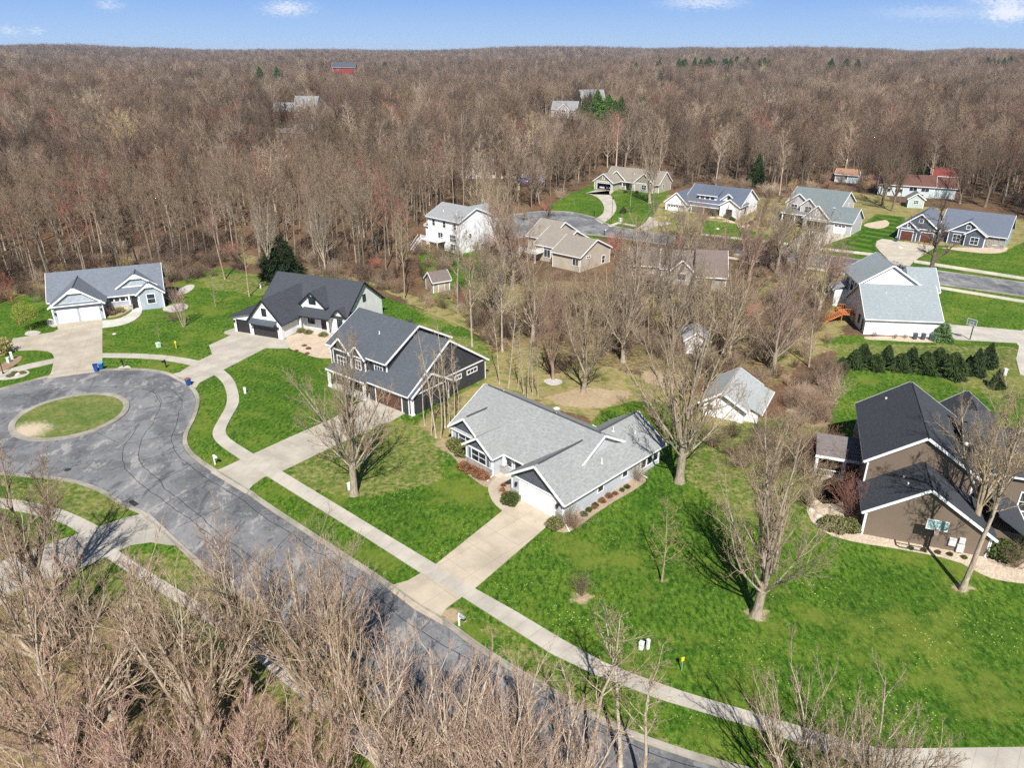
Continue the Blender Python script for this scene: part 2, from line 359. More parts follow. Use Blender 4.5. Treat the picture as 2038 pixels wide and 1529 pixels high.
SOIL=[PX((1085,790),(1160,772),(1260,782),(1240,800),(1190,812),(1110,806)),PX((862,880),(905,868),(912,905),(890,905)),PX((1270,740),(1330,735),(1380,760),(1370,780),(1290,765)),
 PX((40,868),(60,850),(110,862),(85,872)),PX((868,1195),(915,1215),(925,1250),(890,1240)),PX((1130,1192),(1160,1180),(1185,1190),(1160,1203)),PX((1480,1222),(1510,1208),(1535,1222),(1505,1240)),PX((1895,1172),(1915,1162),(1932,1172),(1915,1186)),PX((1302,1158),(1318,1150),(1332,1158),(1318,1165)),
 PX((1560,810),(1640,760),(1665,770),(1650,850),(1600,850)),PX((1560,520),(1600,470),(1640,500),(1600,520))]
SCRUFF=[PX((-500,1000),(0,1030),(150,1090),(400,1125),(520,1230),(700,1380),(900,1640),(-500,1640)),PX((905,1200),(1000,1290),(1130,1400),(1330,1560),(1400,1520),(1200,1410),(1000,1260)),
 PX((570,935),(700,850),(800,835),(900,870),(860,960),(740,990),(620,975)),PX((1340,830),(1640,830),(1640,1000),(1500,1050),(1380,960)),PX((1640,685),(2060,690),(2060,790),(1980,790),(1850,735),(1680,715)),
 PX((0,960),(220,960),(270,1010),(180,1050),(80,1000)),PX((380,540),(560,548),(740,585),(620,600),(420,575)),PX((830,640),(990,690),(970,770),(880,740)),PX((1600,880),(1700,880),(1700,1060),(1600,1060))]
SCRUFF+=[PX((960,560),(1230,560),(1480,600),(1640,660),(1560,770),(1330,745),(1150,720),(985,700)),PX((830,620),(930,655),(1000,690),(1030,600),(950,560))]
STRIPE=PX((1640,500),(1700,470),(1745,427),(1800,432),(1790,470),(1745,480),(1750,510))
GROVE=[PX((-500,1190),(0,1180),(130,1190),(300,1230),(440,1300),(560,1400),(700,1640),(-500,1640)),PX((-500,1100),(30,1075),(100,1090),(60,1120),(-500,1200))]
def axis(a,b,step,far,k):
    c=list(np.arange(a,b+step,step)); s=step; x=c[-1]; o=[]
    while x<far: s*=k; x+=s; o.append(x)
    lo=[]; s=step; x=a
    while x>-far: s*=k; x-=s; lo.append(x)
    return np.array(lo[::-1]+c+o)
def make_ground():
    xs=axis(-112,165,1.0,7000,1.09); ys=axis(8,292,1.0,7000,1.07); ys=ys[ys>-2500]
    X,Y=np.meshgrid(xs,ys); Z=terrain(X,Y)
    nx,ny=len(xs),len(ys); V=np.stack([X,Y,Z],-1).reshape(-1,3)
    i=np.arange(nx*ny).reshape(ny,nx); Q=np.stack([i[:-1,:-1],i[:-1,1:],i[1:,1:],i[1:,:-1]],-1).reshape(-1,4)
    me=arr_mesh('ground',V,Q,ground_mat())
    near=((V[:,0]>-130)&(V[:,0]<185)&(V[:,1]>-2)&(V[:,1]<310))
    for nm,polys in (('lawn',LAWN),('straw',STRAW),('soil',SOIL),('scruff',SCRUFF)):
        a=np.full(len(V),-4.0); s=np.full(near.sum(),-9.0)
        for p in polys: s=np.maximum(s,sdf(p,V[near,0],V[near,1]))
        if nm=='lawn':
            for p in GROVE: s=np.where(sdf(p,V[near,0],V[near,1])>-1.5,np.minimum(s,-sdf(p,V[near,0],V[near,1])*.6),s)
        a[near]=np.clip(s,-4,4); me.attributes.new(nm,'FLOAT','POINT').data.foreach_set('value',a.astype(np.float32))
    a=np.zeros(len(V)); s=sdf(STRIPE,V[near,0],V[near,1]); d=V[near,0]*.72+V[near,1]*.69
    q=np.sin(2*np.pi*d/5.0); a[near]=np.clip(s/1.5,0,1)*np.where(q>0,np.clip(q*3,0,1),1+np.clip(-q*3,0,1)); me.attributes.new('stripe','FLOAT','POINT').data.foreach_set('value',a.astype(np.float32))
    s=sdf(PX((455,740),(530,698),(575,700),(640,718),(690,760),(640,835),(575,868),(510,895),(460,870),(455,850),(480,800)),V[near,0],V[near,1]); d=V[near,0]*.55+V[near,1]*.83; a[near]=np.maximum(a[near],np.clip(s/2,0,1)*(.5+.5*np.sin(2*np.pi*d/3.6))*.42); me.attributes['stripe'].data.foreach_set('value',a.astype(np.float32))
    o=bpy.data.objects.new('ground',me); link(o); tag(o,kind='structure')
make_ground()
def sheet(name,poly,z,mat,rot=0.0,th=.12,org=(0,0),inset=0):
    "flat slab of paving, its top z above the ground, sides reaching below it"
    pts=[Vector((p[0],p[1],float(terrain(p[0],p[1]))+z)) for p in poly]
    tri=geometry.tessellate_polygon([pts]); n=len(pts)
    vs=pts+[p-Vector((0,0,th)) for p in pts]
    fs=[tuple(t) for t in tri]+[(i,(i+1)%n,n+(i+1)%n,n+i) for i in range(n)]
    m=MB().add(vs,fs); o=m.build(name,mat,None); me=o.data
    for p in me.polygons:
        if abs(p.normal.z)>.5 and p.normal.z<0: p.flip()
    me.update()
    uv=me.uv_layers[0].data; c,s=math.cos(-rot),math.sin(-rot)
    for l in me.loops:
        q=me.vertices[l.vertex_index].co; x,y=q.x-org[0],q.y-org[1]; uv[l.index].uv=(x*c-y*s,x*s+y*c)
    return tag(o,kind='structure')
def resample(P,n):
    P=np.array([tuple(p) for p in P]); d=np.r_[0,np.cumsum(np.linalg.norm(np.diff(P,axis=0),axis=1))]
    t=np.linspace(0,d[-1],n); return np.stack([np.interp(t,d,P[:,k]) for k in range(3)],1)
def strip(name,A,B,z,mat,n=60,th=.12):
    A=resample(A,n);B=resample(B,n); m=MB(); vs=[];fs=[]
    for a,b in zip(A,B):
        za=float(terrain(a[0],a[1]))+z; zb=float(terrain(b[0],b[1]))+z
        vs+= [(a[0],a[1],za),(b[0],b[1],zb),(a[0],a[1],za-th),(b[0],b[1],zb-th)]
    for i in range(n-1):
        k=4*i; fs+= [(k,k+4,k+5,k+1),(k,k+2,k+6,k+4),(k+1,k+5,k+7,k+3)]
    fs+=[(0,1,3,2),(4*n-4,4*n-2,4*n-1,4*n-3)]
    o=m.add(vs,fs).build(name,mat,None,fix=True); me=o.data
    if sum(p.normal.z for p in me.polygons)<0: me.flip_normals()
    C=(A+B)/2; s=np.r_[0,np.cumsum(np.linalg.norm(np.diff(C,axis=0),axis=1))]; uv=me.uv_layers[0].data
    for l in me.loops:
        i,k=divmod(l.vertex_index,4); uv[l.index].uv=(s[i],0 if k%2==0 else 1.6)
    return tag(o,kind='structure')
def offset(P,d):
    P=[Vector((p[0],p[1],0)) for p in P]; o=[]
    for i,p in enumerate(P):
        t=(P[min(i+1,len(P)-1)]-P[max(i-1,0)]); t.z=0; t.normalize(); o.append(p+Vector((-t.y,t.x,0))*d)
    return o
CONC=(.40,.355,.285); WALKC=(.42,.39,.335)
ASPH=asphalt_mat(); GUT=concrete((.33,.305,.26),3.0,0,.45)
# --- the near street and its turning circle
def fitc(pts):
    A=np.array([(2*p.x,2*p.y,1) for p in pts]); b=np.array([p.x**2+p.y**2 for p in pts]); s=np.linalg.lstsq(A,b,rcond=None)[0]
    return s[0],s[1],math.sqrt(s[2]+s[0]**2+s[1]**2)
RIGHT_E=PX((188,740),(235,737),(288,738),(322,743),(348,753),(374,769),(389,790),(388,808),(380,834),(364,863),(361,882),(370,902),(388,918),(419,939),(445,955),(489,982),(520,1006),(640,1085),(768,1169),(823,1211),(882,1244),(943,1292),(1029,1347),(1115,1395),(1139,1413),(1230,1462),(1330,1500),(1480,1545),(1700,1590),(2100,1640),s=2)
TOP_E=PX((-330,905),(-200,850),(-90,808),(0,777),(42,766),(94,752),(131,745),(188,740),s=1)
LEFT_E=PX((-330,905),(-260,960),(-120,960),(0,938),(39,943),(78,946),(144,953),(188,966),(225,984),(251,1003),(296,1020),(365,1085),(418,1133),s=2)
tail=[]; 
ip=[i for i,p in enumerate(RIGHT_E) if p.y<LEFT_E[-1].y-2]
off=offset(RIGHT_E,-8.2)
tail=[off[i] for i in ip if off[i].y<LEFT_E[-1].y-1.5]
LEFT_E=LEFT_E+tail
road_poly=TOP_E[:-1]+RIGHT_E+LEFT_E[::-1][:-1]
sheet('road',road_poly,.03,ASPH)
def curb(name,E,side):
    strip(name,offset(E,side*.05),offset(E,side*.42),.05,GUT,140,.15)
    strip(name,offset(E,side*.42),offset(E,side*.6),.13,GUT,140,.2)
curb('kerb',RIGHT_E[2:],1); curb('kerb',TOP_E,1); curb('kerb',LEFT_E,-1)
cx,cy,cr=fitc(PX((17,847),(204,783),(258,803),(78,877.5),(157,872),(228,840)))
circ=lambda r,n=64:[Vector((cx+r*math.cos(2*math.pi*i/n),cy+r*math.sin(2*math.pi*i/n),0)) for i in range(n+1)]
strip('kerb',circ(cr),circ(cr-.75),.16,GUT,97,.2)
def island_mat():
    t=NT('island_grass'); p=t.pos(); n=t.noise(p,.35,5,.6); f=t.noise(p,2.2,5,.65); v=t.noise(p,9,3)
    gr=t.ramp(t.math('ADD',t.math('MULTIPLY',n,.5),t.math('MULTIPLY',f,.5)),[(.33,(.03,.08,.010)),(.48,(.075,.13,.02)),(.62,(.19,.18,.065)),(.75,(.36,.3,.17))])
    gr=t.mix(t.rng(v,.45,.7,0,.5),gr,(.30,.25,.12))
    d=t.n('ShaderNodeVectorMath',operation='DISTANCE'); t.l(p,d.inputs[0]); bp=G(55,860); d.inputs[1].default_value=(bp.x,bp.y,.1)
    gr=t.mix(t.rng(t.math('ADD',d.outputs['Value'],t.math('MULTIPLY',t.math('SUBTRACT',f,.5),5)),1.0,3.4,1,0),gr,(.46,.38,.27)); t.bump(f,.6,.08)
    return t.fin(gr,1,.1)
sheet('traffic_island_ground',circ(cr-.7)[:-1],.12,island_mat(),th=.2)
# --- pavements (sidewalks)
WK=concrete(WALKC,1.52,0)
wu=PX((204,704),(262,704),(327,707.5),(379,715),(418.5,724.5),(445,736),(466,756),(476,785),(476,805.5),(463,826.5),(449,853),(449,863),(458,876),(505,905),s=2)+PX((640,987),(750,1054),(868,1125),(943.5,1172))
wl=PX((204,712),(275,713),(327,717),(379,727),(408,736),(429,748),(445,764),(452.6,787),(451,808),(439.5,829),(422.5,858),(424,873.6),(439.5,889),(481,917),s=2)+PX((610,998),(720,1066),(838,1142),(919.5,1189))
strip('sidewalk',wu,wl,.085,WK,150)
strip('sidewalk',PX((943.5,1172),(1029,1220),(1115,1272),(1201,1320),(1300,1358),(1364,1380),(1529,1429),(1693,1478),(1755,1493),(1899,1491),(2038,1489),(2200,1480)),PX((919.5,1189),(1012,1248),(1098,1303),(1184,1344),(1300,1388.6),(1323,1396),(1488,1446),(1652,1501),(1740,1534),(1899,1545),(2038,1548),(2200,1545)),.085,WK,110)
strip('sidewalk',PX((108,714.5),(52,726),(0,741),(-80,768),(-160,800)),PX((106,723.5),(52,736),(0,752.5),(-80,781),(-160,816)),.085,WK,30)
strip('sidewalk',PX((-160,985),(-60,984),(0,993),(52,999),(105,1010),(144,1023),(191,1046),(200,1052),s=1),PX((-160,1006),(-60,1002),(0,1011),(78,1027),(131,1044),(162,1065),(172,1074),s=1),.085,WK,40)
strip('sidewalk',PX((222,1088),(270,1122),(420,1215),(520,1282),(700,1420),(860,1560)),PX((196,1100),(240,1130),(395,1228),(490,1296),(660,1440),(810,1590)),.085,WK,60)
# --- driveways
def drive(px,rot,z=.07,c=CONC,j=(3.05,3.05),s=0,name='driveway',st=.22):
    P=PX(*px,s=s,closed=True); o=P[0]
    return sheet(name,P,z,concrete(c,j[0],j[1],st),R(rot),org=(o.x,o.y))
drive([(112,640),(204,628),(204,704),(204,733),(188,741),(94,754),(102,742),(106,725.6),(108,712),(104,704),(94,699.5),(71,697),(19,699),(25.5,674.6),(80,666),(107,661),(116,656)],22)
drive([(465,654),(447,660.5),(446,664),(459,668),(416,688),(422.5,706),(399,717),(375,731),(357,742),(335,747),(372,768),(391,772),(398,762),(429,746),(447,735.5),(529.5,693),(574,694),(563,668)],-22,c=(.40,.37,.315))
drive([(748,790),(812,820),(780,838.6),(733,856),(641,900),(565,937),(527,950),(505,965),(489,984),(419,941),(440,934),(481,915),(577,871),(665,833),(700,808)],51.5,c=(.40,.365,.305))
drive([(1030,988),(1118,1026),(1106,1037),(1095,1043),(948,1170),(919.5,1189),(888,1212),(879,1228),(882,1246),(823,1213),(768,1170),(812,1157),(838,1142),(868,1124),(1005,1014)],45,c=(.43,.37,.285))
drive([(296,1022),(255,1030),(194,1050),(69,1094),(0,1120),(-150,1170),(-150,1240),(0,1190),(138,1143),(260,1086),(300,1080),(330,1085),(365,1087)],20,c=(.36,.335,.29))
strip('front_walk',PX((1014,947),(995,946),(982,956),(972,968),(971.4,981.6),(982,1003),(1002,1019.5),s=1),PX((1014,955),(1002,960),(994,966),(990,974),(992,983),(1003,996),(1020,1008),s=1),.09,concrete((.43,.37,.285),0,0),40)
strip('front_walk',PX((204,638.5),(228,637),(248,631),(262,621),(270,612),s=1),PX((204,653),(238,649),(264,641),(281,628),(284,614),s=1),.09,concrete((.5,.48,.43),2,0),30)
# --- the upper street
UE=PX((960,450),(1010,430),(1060,422),(1115,420.5),(1151,425),(1186,435),(1209,449),(1262,459),(1330,468),(1460,484),(1598,503),(1719,519),(1830,535),(2038,564),(2300,602),s=1)
LE=PX((960,470),(1010,475),(1070,468),(1130,462),(1209,470),(1262,477),(1330,487),(1460,505),(1560,519),(1685,535),(1833,560),(2038,589),(2300,630),s=1)
strip('road',UE,LE,.03,ASPH,120); 
strip('kerb',UE,offset(UE,.7),.1,GUT,100,.2); strip('kerb',LE,offset(LE,-.7),.1,GUT,100,.2)
W2=concrete((.5,.455,.37),1.5,0)
strip('sidewalk',PX((1386,464),(1560,483),(1605,490),(1753,506)),PX((1386,467.5),(1560,487),(1605,494.5),(1753,511)),.085,W2,50)
strip('sidewalk',PX((1819,517.5),(2038,552),(2300,593)),PX((1819,523),(2038,557.5),(2300,600)),.085,W2,40)
strip('sidewalk',PX((1370,500),(1500,518),(1621,534),(1690,544.5)),PX((1370,504),(1500,522),(1621,538),(1690,549.5)),.085,W2,40)
strip('sidewalk',PX((1862,569),(2038,598),(2300,640)),PX((1862,574),(2038,603),(2300,646)),.085,W2,40)
strip('sidewalk',PX((1209,449),(1230,442.5),(1268,449)),PX((1216,452),(1232,445),(1266,452)),.085,W2,20)
strip('driveway',PX((1168,384.5),(1182,389),(1193,396),(1202,408),(1202.5,422),(1195,430),(1184,436),s=1),PX((1214,379),(1212,386),(1221,395),(1227,410),(1226,420),(1217,433),(1198,446),s=1),.07,concrete((.44,.40,.34),0,0),40)
drive([(1185,378.5),(1222,380.5),(1214,388),(1180,387),(1166,384.5)],-40,c=(.44,.4,.34))
drive([(1292,430),(1322,413),(1352,425),(1338,437),(1308,450),(1275,462),(1262,459),(1285,442)],-37,c=(.36,.33,.28))
drive([(1602,458),(1694,470),(1656,482),(1612,500),(1550,500),(1545,494),(1590,472)],-40,c=(.46,.415,.34))
drive([(1785,479.5),(1864,490),(1819,520),(1810,531),(1770,527),(1767,516),(1753,503),(1742,490),(1745,480),(1756,475.5)],-38,c=(.45,.405,.33))
drive([(1878,640),(1895,647),(1960,652),(2034,659),(2060,640),(2110,700),(2080,760),(2030,746),(2022,715),(2028,690),(2022,683),(1876,675)],-8,c=(.44,.41,.36))
# --- planting beds and stone
def bed(name,px,mat,z=.05,s=1): return sheet(name,PX(*px,s=s,closed=True),z,mat,th=.1)
MULCH=rock((.36,.28,.2),3.0); STONE=rock((.5,.41,.31),2.2); PALE=rock((.46,.43,.39),2.2)
bed('stone_bed',[(574,694),(600,701),(620,710),(645,714),(672,712),(700,700),(700,660),(660,640),(600,660),(562,676)],STONE)
bed('stone_bed',[(891,900),(905,912),(920,935),(955,965),(972,972),(990,958),(1004,946),(985,938),(935,915),(910,892),(899,880)],MULCH)
bed('stone_bed',[(992,962),(1012,955),(1022,980),(1022,1002),(1004,996),(991,982)],MULCH)
bed('stone_bed',[(1104,1038),(1092,1047),(1104,1058),(1128,1062),(1150,1050),(1200,1012),(1286,962),(1284,950),(1262,946),(1120,1030)],MULCH)
bed('stone_bed',[(1606,1030),(1640,1062),(1700,1080),(1790,1093),(1900,1115),(1945,1140),(1980,1155),(2060,1165),(2060,1120),(1990,1105),(1714,1062),(1714,1000),(1700,960),(1660,950),(1630,960),(1605,985)],STONE)
bed('patio',[(1612,958),(1640,945),(1690,940),(1690,985),(1675,1005),(1625,1003)],concrete((.42,.36,.29),1.2,1.2))
bed('stone_bed',[(1080,758),(1090,754),(1110,754),(1122,760),(1112,767),(1092,767)],PALE)
bed('stone_bed',[(1720,676),(1770,678),(1830,682),(1880,681),(1880,672),(1720,669)],STONE)
bed('stone_bed',[(1395,431),(1440,432),(1465,438),(1470,452),(1488,452),(1510,437),(1515,432),(1490,436),(1462,440)],STONE)
bed('stone_bed',[(1750,440),(1765,437),(1772,447),(1755,456),(1722,452),(1718,446)],STONE)
bed('stone_bed',[(1865,492),(1900,498),(1960,505),(2000,503),(2008,492),(1990,494)],STONE)
bed('stone_bed',[(118,648),(108,652),(96,648),(92,640),(98,634),(106,636)],PALE)
bed('stone_bed',[(318,617),(345,623),(372,616),(376,608),(362,603),(340,607)],PALE)
bed('stone_bed',[(330,586),(360,588),(380,580),(390,568),(376,566),(352,578)],PALE)
bed('stone_bed',[(-10,735),(8,722),(30,712),(46,708),(40,722),(0,742)],rock((.3,.2,.14),3))
bed('stone_bed',[(-5,752),(20,742),(50,736),(62,742),(45,752),(0,758)],PALE)
bed('stone_bed',[(232,735),(240,729),(252,727),(262,732),(258,737)],PALE)
bed('stone_bed',[(210,634),(240,629),(262,616),(268,610),(214,622)],MULCH)
bed('stone_bed',[(48,668),(52,660),(70,658),(84,662),(70,668)],PALE)

dp=G(135,936); dc=MB().lathe([(.36,0),(.36,.025),(.3,.03),(0,.03)],(dp.x,dp.y,.03),20).build('manhole_cover',plain((.035,.035,.038),.6)); tag(dc,'dark round manhole cover in the turning circle asphalt','manhole cover')
dp=G(266,1003); dc=MB().box(-.6,.6,-.22,.22,.02,.16).build('storm_drain',plain((.03,.03,.032),.7)); dc.location=dp; dc.rotation_euler=(0,0,R(-40)); tag(dc,'dark storm drain inlet at the kerb by the lower left driveway','storm drain')

# tar-sealed cracks along and across the asphalt
TAR=plain((.02,.021,.024),.6)
def crack(P,w=.07):
    r=np.random.default_rng(int(abs(P[0][0]*10+P[0][1]*7))); P=resample(P,max(6,int(sum((Vector(P[i+1])-Vector(P[i])).length for i in range(len(P)-1))/.8))); P[:,:2]+=np.cumsum(r.normal(0,.08,(len(P),2)),0)
    q=[Vector((p[0],p[1],0)) for p in P]; strip('crack_seal',offset(q,w/2),offset(q,-w/2),.034,TAR,len(q)*2,.01)
mid=[p for p in RIGHT_E if p.y<96]
for d,a,b in ((-2.0,0,1),(-4.1,0,1),(-6.2,.15,.8)):
    o_=offset(mid,d); n_=len(o_); crack([tuple(p) for p in o_[int(a*n_):int(b*n_)]],.06)
for k in range(0,len(mid)-3,3):
    a,b=offset(mid,-.3)[k],offset(mid,-7.6)[min(k+1,len(mid)-1)]; 
    if k%2==0: crack([tuple(a),tuple((a+b)/2+Vector((.3,.2,0))),tuple(b)],.05)
crack([(cx+cr*(1.45+.1*math.sin(3*t))*math.cos(t),cy+cr*(1.45+.1*math.sin(3*t))*math.sin(t),0) for t in np.linspace(-.6,1.9,30)],.045)
for t in (.2,1.0,1.75,2.5,-.7): crack([(cx+cr*k*math.cos(t+.03*k),cy+cr*k*math.sin(t+.03*k),0) for k in (1.08,1.3,1.55,1.8)],.05)
# ------------------------------------------------------------------ houses
GL=glass()
class House:
    def __init__(s,name,label,cat,A,deg,wall,roof,trim=MW,z=0,gable=None,group=None):
        s.o=empty(name,(A[0],A[1],float(terrain(A[0],A[1]))+z),R(deg),label,cat,group)
        s.wall,s.roof,s.trim=wall,roof,trim; s.gable=gable
        s.W=MB(); s.Rf=MB(); s.T=MB(); s.Gb=[]; s.RV=[]
    def _slab(s,axis,a0,a1,c0,z0,c1,z1,th=.17,lift=.02):
        "roof plane from (cross c0,z0) up to (c1,z1), running a0..a1 along the ridge"
        d=Vector((c1-c0,z1-z0)); n=Vector((-d.y,d.x)).normalized()
        if n.y<0: n=-n
        p=[Vector((c0,z0))+n*lift,Vector((c1,z1))+n*lift]; q=[p[1]+n*th,p[0]+n*th]
        pr=p+q
        if axis=='x': s.Rf.extr([(a0,c,z) for c,z in pr],(a1-a0,0,0))
        else: s.Rf.extr([(c,a0,z) for c,z in pr],(0,a1-a0,0))
    def _rake(s,axis,a,sgn,c0,z0,c1,z1,w=.26):
        d=Vector((c1-c0,z1-z0)); n=Vector((-d.y,d.x)).normalized()
        if n.y<0: n=-n
        pr=[Vector((c0,z0))-n*(w-.2),Vector((c1,z1))-n*(w-.2),Vector((c1,z1))+n*.2,Vector((c0,z0))+n*.2]
        if axis=='x': s.T.extr([(a,c,z) for c,z in pr],(sgn*.06,0,0))
        else: s.T.extr([(c,a,z) for c,z in pr],(0,sgn*.06,0))
    def wing(s,x0,x1,y0,y1,h,axis,zr,h1=None,rp=.5,oe=.4,orr=.35,ends=(1,1),z0=0,fascia=(1,1),vent=0,open=None,gb=None,corner=1,gz=None,wallon=1):
        """gabled wing: axis = way the ridge runs; h/h1 eave heights on the low/high cross side; zr ridge; ends = which gable ends are finished"""
        h1=h if h1 is None else h1
        if axis=='x': a0,a1,c0,c1=x0,x1,y0,y1
        else: a0,a1,c0,c1=y0,y1,x0,x1
        cr=c0+(c1-c0)*rp
        prof=[(c0,z0),(c1,z0),(c1,h1),(cr,zr),(c0,h)]
        if wallon:
            if open:
                xa,xb,hd=open
                for b in ((x0,xa,y0,y0+.2,z0,hd),(xb,x1,y0,y0+.2,z0,hd),(x0,x0+.2,y0+.2,y1,z0,h),(x1-.2,x1,y0+.2,y1,z0,h),(x0+.2,x1-.2,y1-.2,y1,z0,h),(x0,x1,y0,y0+.2,hd,h)): s.W.box(*b)
                s.W.extr([(c0,a0,h),(c1,a0,h),(cr,a0,zr)],(0,.2,0))
            elif axis=='x': s.W.extr([(a0,c,z) for c,z in prof],(a1-a0,0,0))
            else: s.W.extr([(c,a0,z) for c,z in prof],(0,a1-a0,0))
        k0=(zr-h)/(cr-c0); k1=(zr-h1)/(c1-cr)
        e0=a0-(orr if ends[0] else -.02); e1=a1+(orr if ends[1] else -.02)
        lo=(c0-oe,h-k0*oe); hi=(c1+oe,h1-k1*oe)
        s._slab(axis,e0,e1,lo[0],lo[1],cr,zr); s._slab(axis,e0,e1,hi[0],hi[1],cr,zr)
        for on,e,g in ((ends[0],e0,-1),(ends[1],e1,1)):
            if on:
                s._rake(axis,e,g,lo[0],lo[1],cr,zr); s._rake(axis,e,g,hi[0],hi[1],cr,zr)
        for on,(c,z),g in ((fascia[0],lo,-1),(fascia[1],hi,1)):
            if on:
                ca,cb=sorted((c,c+g*.11)); 
                if axis=='x': s.T.box(e0+.01,e1-.01,ca,cb,z-.06,z+.13)
                else: s.T.box(ca,cb,e0+.01,e1-.01,z-.06,z+.13)
        if vent:
            m=zr+.2/math.cos(math.atan(k0))
            if axis=='x': s.RV.append(MB().box(e0+.6,e1-.6,cr-.085,cr+.085,m-.08,m+.03))
            else: s.RV.append(MB().box(cr-.085,cr+.085,e0+.6,e1-.6,m-.08,m+.03))
        # gable cladding of another finish, set 3 cm proud
        if gb:
            zl=gz if gz is not None else h
            for on,a,g in ((ends[0] and 'a' in gb,a0,-1),(ends[1] and 'b' in gb,a1,1)):
                if on:
                    ins=lambda z,k:(z-h)/k
                    la=c0 if zl<=h else c0+(zl-h)/k0; lb=c1 if zl<=h1 else c1-(zl-h1)/k1
                    pr=[(la,zl),(lb,zl)]+([(lb,h1)] if zl<h1 else [])+[(cr,zr)]+([(la,h)] if zl<h else [])
                    s.Gb.append(MB())
                    if axis=='x': s.Gb[-1].extr([(a,c,z) for c,z in pr],(g*.03,0,0))
                    else: s.Gb[-1].extr([(c,a,z) for c,z in pr],(0,g*.03,0))
                    ta=(c0-.02,c1+.02)
                    if axis=='x': s.T.box(*sorted((a+g*.002,a+g*.06)),ta[0],ta[1],zl-.2,zl)
                    else: s.T.box(ta[0],ta[1],*sorted((a+g*.002,a+g*.06)),zl-.2,zl)
        if corner and wallon:
            for a,on,g in ((a0,ends[0],-1),(a1,ends[1],1)):
                if on:
                    for c,hh,gc in ((c0,h,-1),(c1,h1,1)):
                        A=sorted((a+g*.035,a-g*.12)); C=sorted((c+gc*.035,c-gc*.12))
                        b=(A[0],A[1],C[0],C[1]) if axis=='x' else (C[0],C[1],A[0],A[1])
                        s.T.box(*b,z0,hh-.1)
        return s
    def shed(s,x0,x1,y0,y1,zs,low,th=.15,walls=None,mat=None):
        "single pitch roof: low in 'l','r','f','b' names the low side; zs=(low z, high z)"
        a,b=zs; Z={'l':(a,b,b,a),'r':(b,a,a,b),'f':(a,a,b,b),'b':(b,b,a,a)}[low]
        P=[(x0,y0,Z[0]),(x1,y0,Z[1]),(x1,y1,Z[2]),(x0,y1,Z[3])]
        (mat or s.Rf).add(P+[(x,y,z+th) for x,y,z in P],[(3,2,1,0),(4,5,6,7),(0,1,5,4),(1,2,6,5),(2,3,7,6),(3,0,4,7)])
        e=.05
        if low=='f': s.T.box(x0,x1,y0-.09,y0-.002,a-.06,a+th)
        if low=='l': s.T.box(x0-.09,x0-.002,y0,y1,a-.06,a+th)
        if low=='r': s.T.box(x1+.002,x1+.09,y0,y1,a-.06,a+th)
        return s
    def _face(s,face,c):
        "local frame on a wall face: returns f(a,d,z)->xyz with d outward"
        return {'f':lambda a,d,z:(a,c-d,z),'b':lambda a,d,z:(-a,c+d,z) if 0 else (a,c+d,z),'l':lambda a,d,z:(c-d,a,z),'r':lambda a,d,z:(c+d,a,z)}[face]
    def _fb(s,m,F,a0,a1,d0,d1,z0,z1):
        p=[F(a,d,z) for z in (z0,z1) for (a,d) in ((a0,d0),(a1,d0),(a1,d1),(a0,d1))]
        m.add(p,[(0,3,2,1),(4,5,6,7),(0,1,5,4),(1,2,6,5),(2,3,7,6),(3,0,4,7)])
    def win(s,face,c,a,z,w,h,nx=1,ny=2,mat=None,fw=.11,name='window',shut=None,pane=None):
        F=s._face(face,c); m=MB(); a0,a1,z1=a-w/2,a+w/2,z+h
        s._fb(m,F,a0-fw,a0,.003,.07,z-fw,z1+fw); s._fb(m,F,a1,a1+fw,.003,.07,z-fw,z1+fw)
        s._fb(m,F,a0,a1,.003,.068,z1,z1+fw); s._fb(m,F,a0,a1,.003,.085,z-fw,z)
        for i in range(1,nx): q=a0+w*i/nx; s._fb(m,F,q-.03,q+.03,.003,.055,z,z1)
        for i in range(1,ny): q=z+h*i/ny; s._fb(m,F,a0,a1,.003,.05,q-.028,q+.028)
        fr=m.build(name,mat or s.trim,s.o)
        g=MB(); s._fb(g,F,a0,a1,.004,.026,z,z1); g.build('pane',pane or GL,fr)
        if shut:
            for b0,b1 in ((a0-fw-.42,a0-fw-.01),(a1+fw+.01,a1+fw+.42)):
                q=MB(); s._fb(q,F,b0,b1,.003,.045,z-.05,z1+.05); q.build('shutter',shut,s.o)
        return fr
    def gdoor(s,face,c,a,w,h=2.13,mat=None,trim=None,rows=4,glz=0,z=0.03):
        F=s._face(face,c); fr=MB(); t=.13
        for q in ((a-w/2-t,a-w/2,z,h+t),(a+w/2,a+w/2+t,z,h+t),(a-w/2,a+w/2,h,h+t)): s._fb(fr,F,q[0],q[1],.003,.075,q[2],q[3])
        m=MB(); g=MB()
        for i in range(rows):
            za=z+(h-z)*i/rows; zb=z+(h-z)*(i+1)/rows-.018
            s._fb(m,F,a-w/2,a+w/2,.004,.03,za,zb)
            if glz and i==rows-1:
                n=max(3,int(w/.7))
                for k in range(n): b=a-w/2+w*(k+.12)/n; s._fb(g,F,b,b+w*.76/n,.031,.036,za+.09,zb-.09)
        d=m.build('garage_door',mat or MW,s.o)
        fr.build('frame',trim or s.trim,d)
        if g.v: g.build('pane',GL,d)
        return d
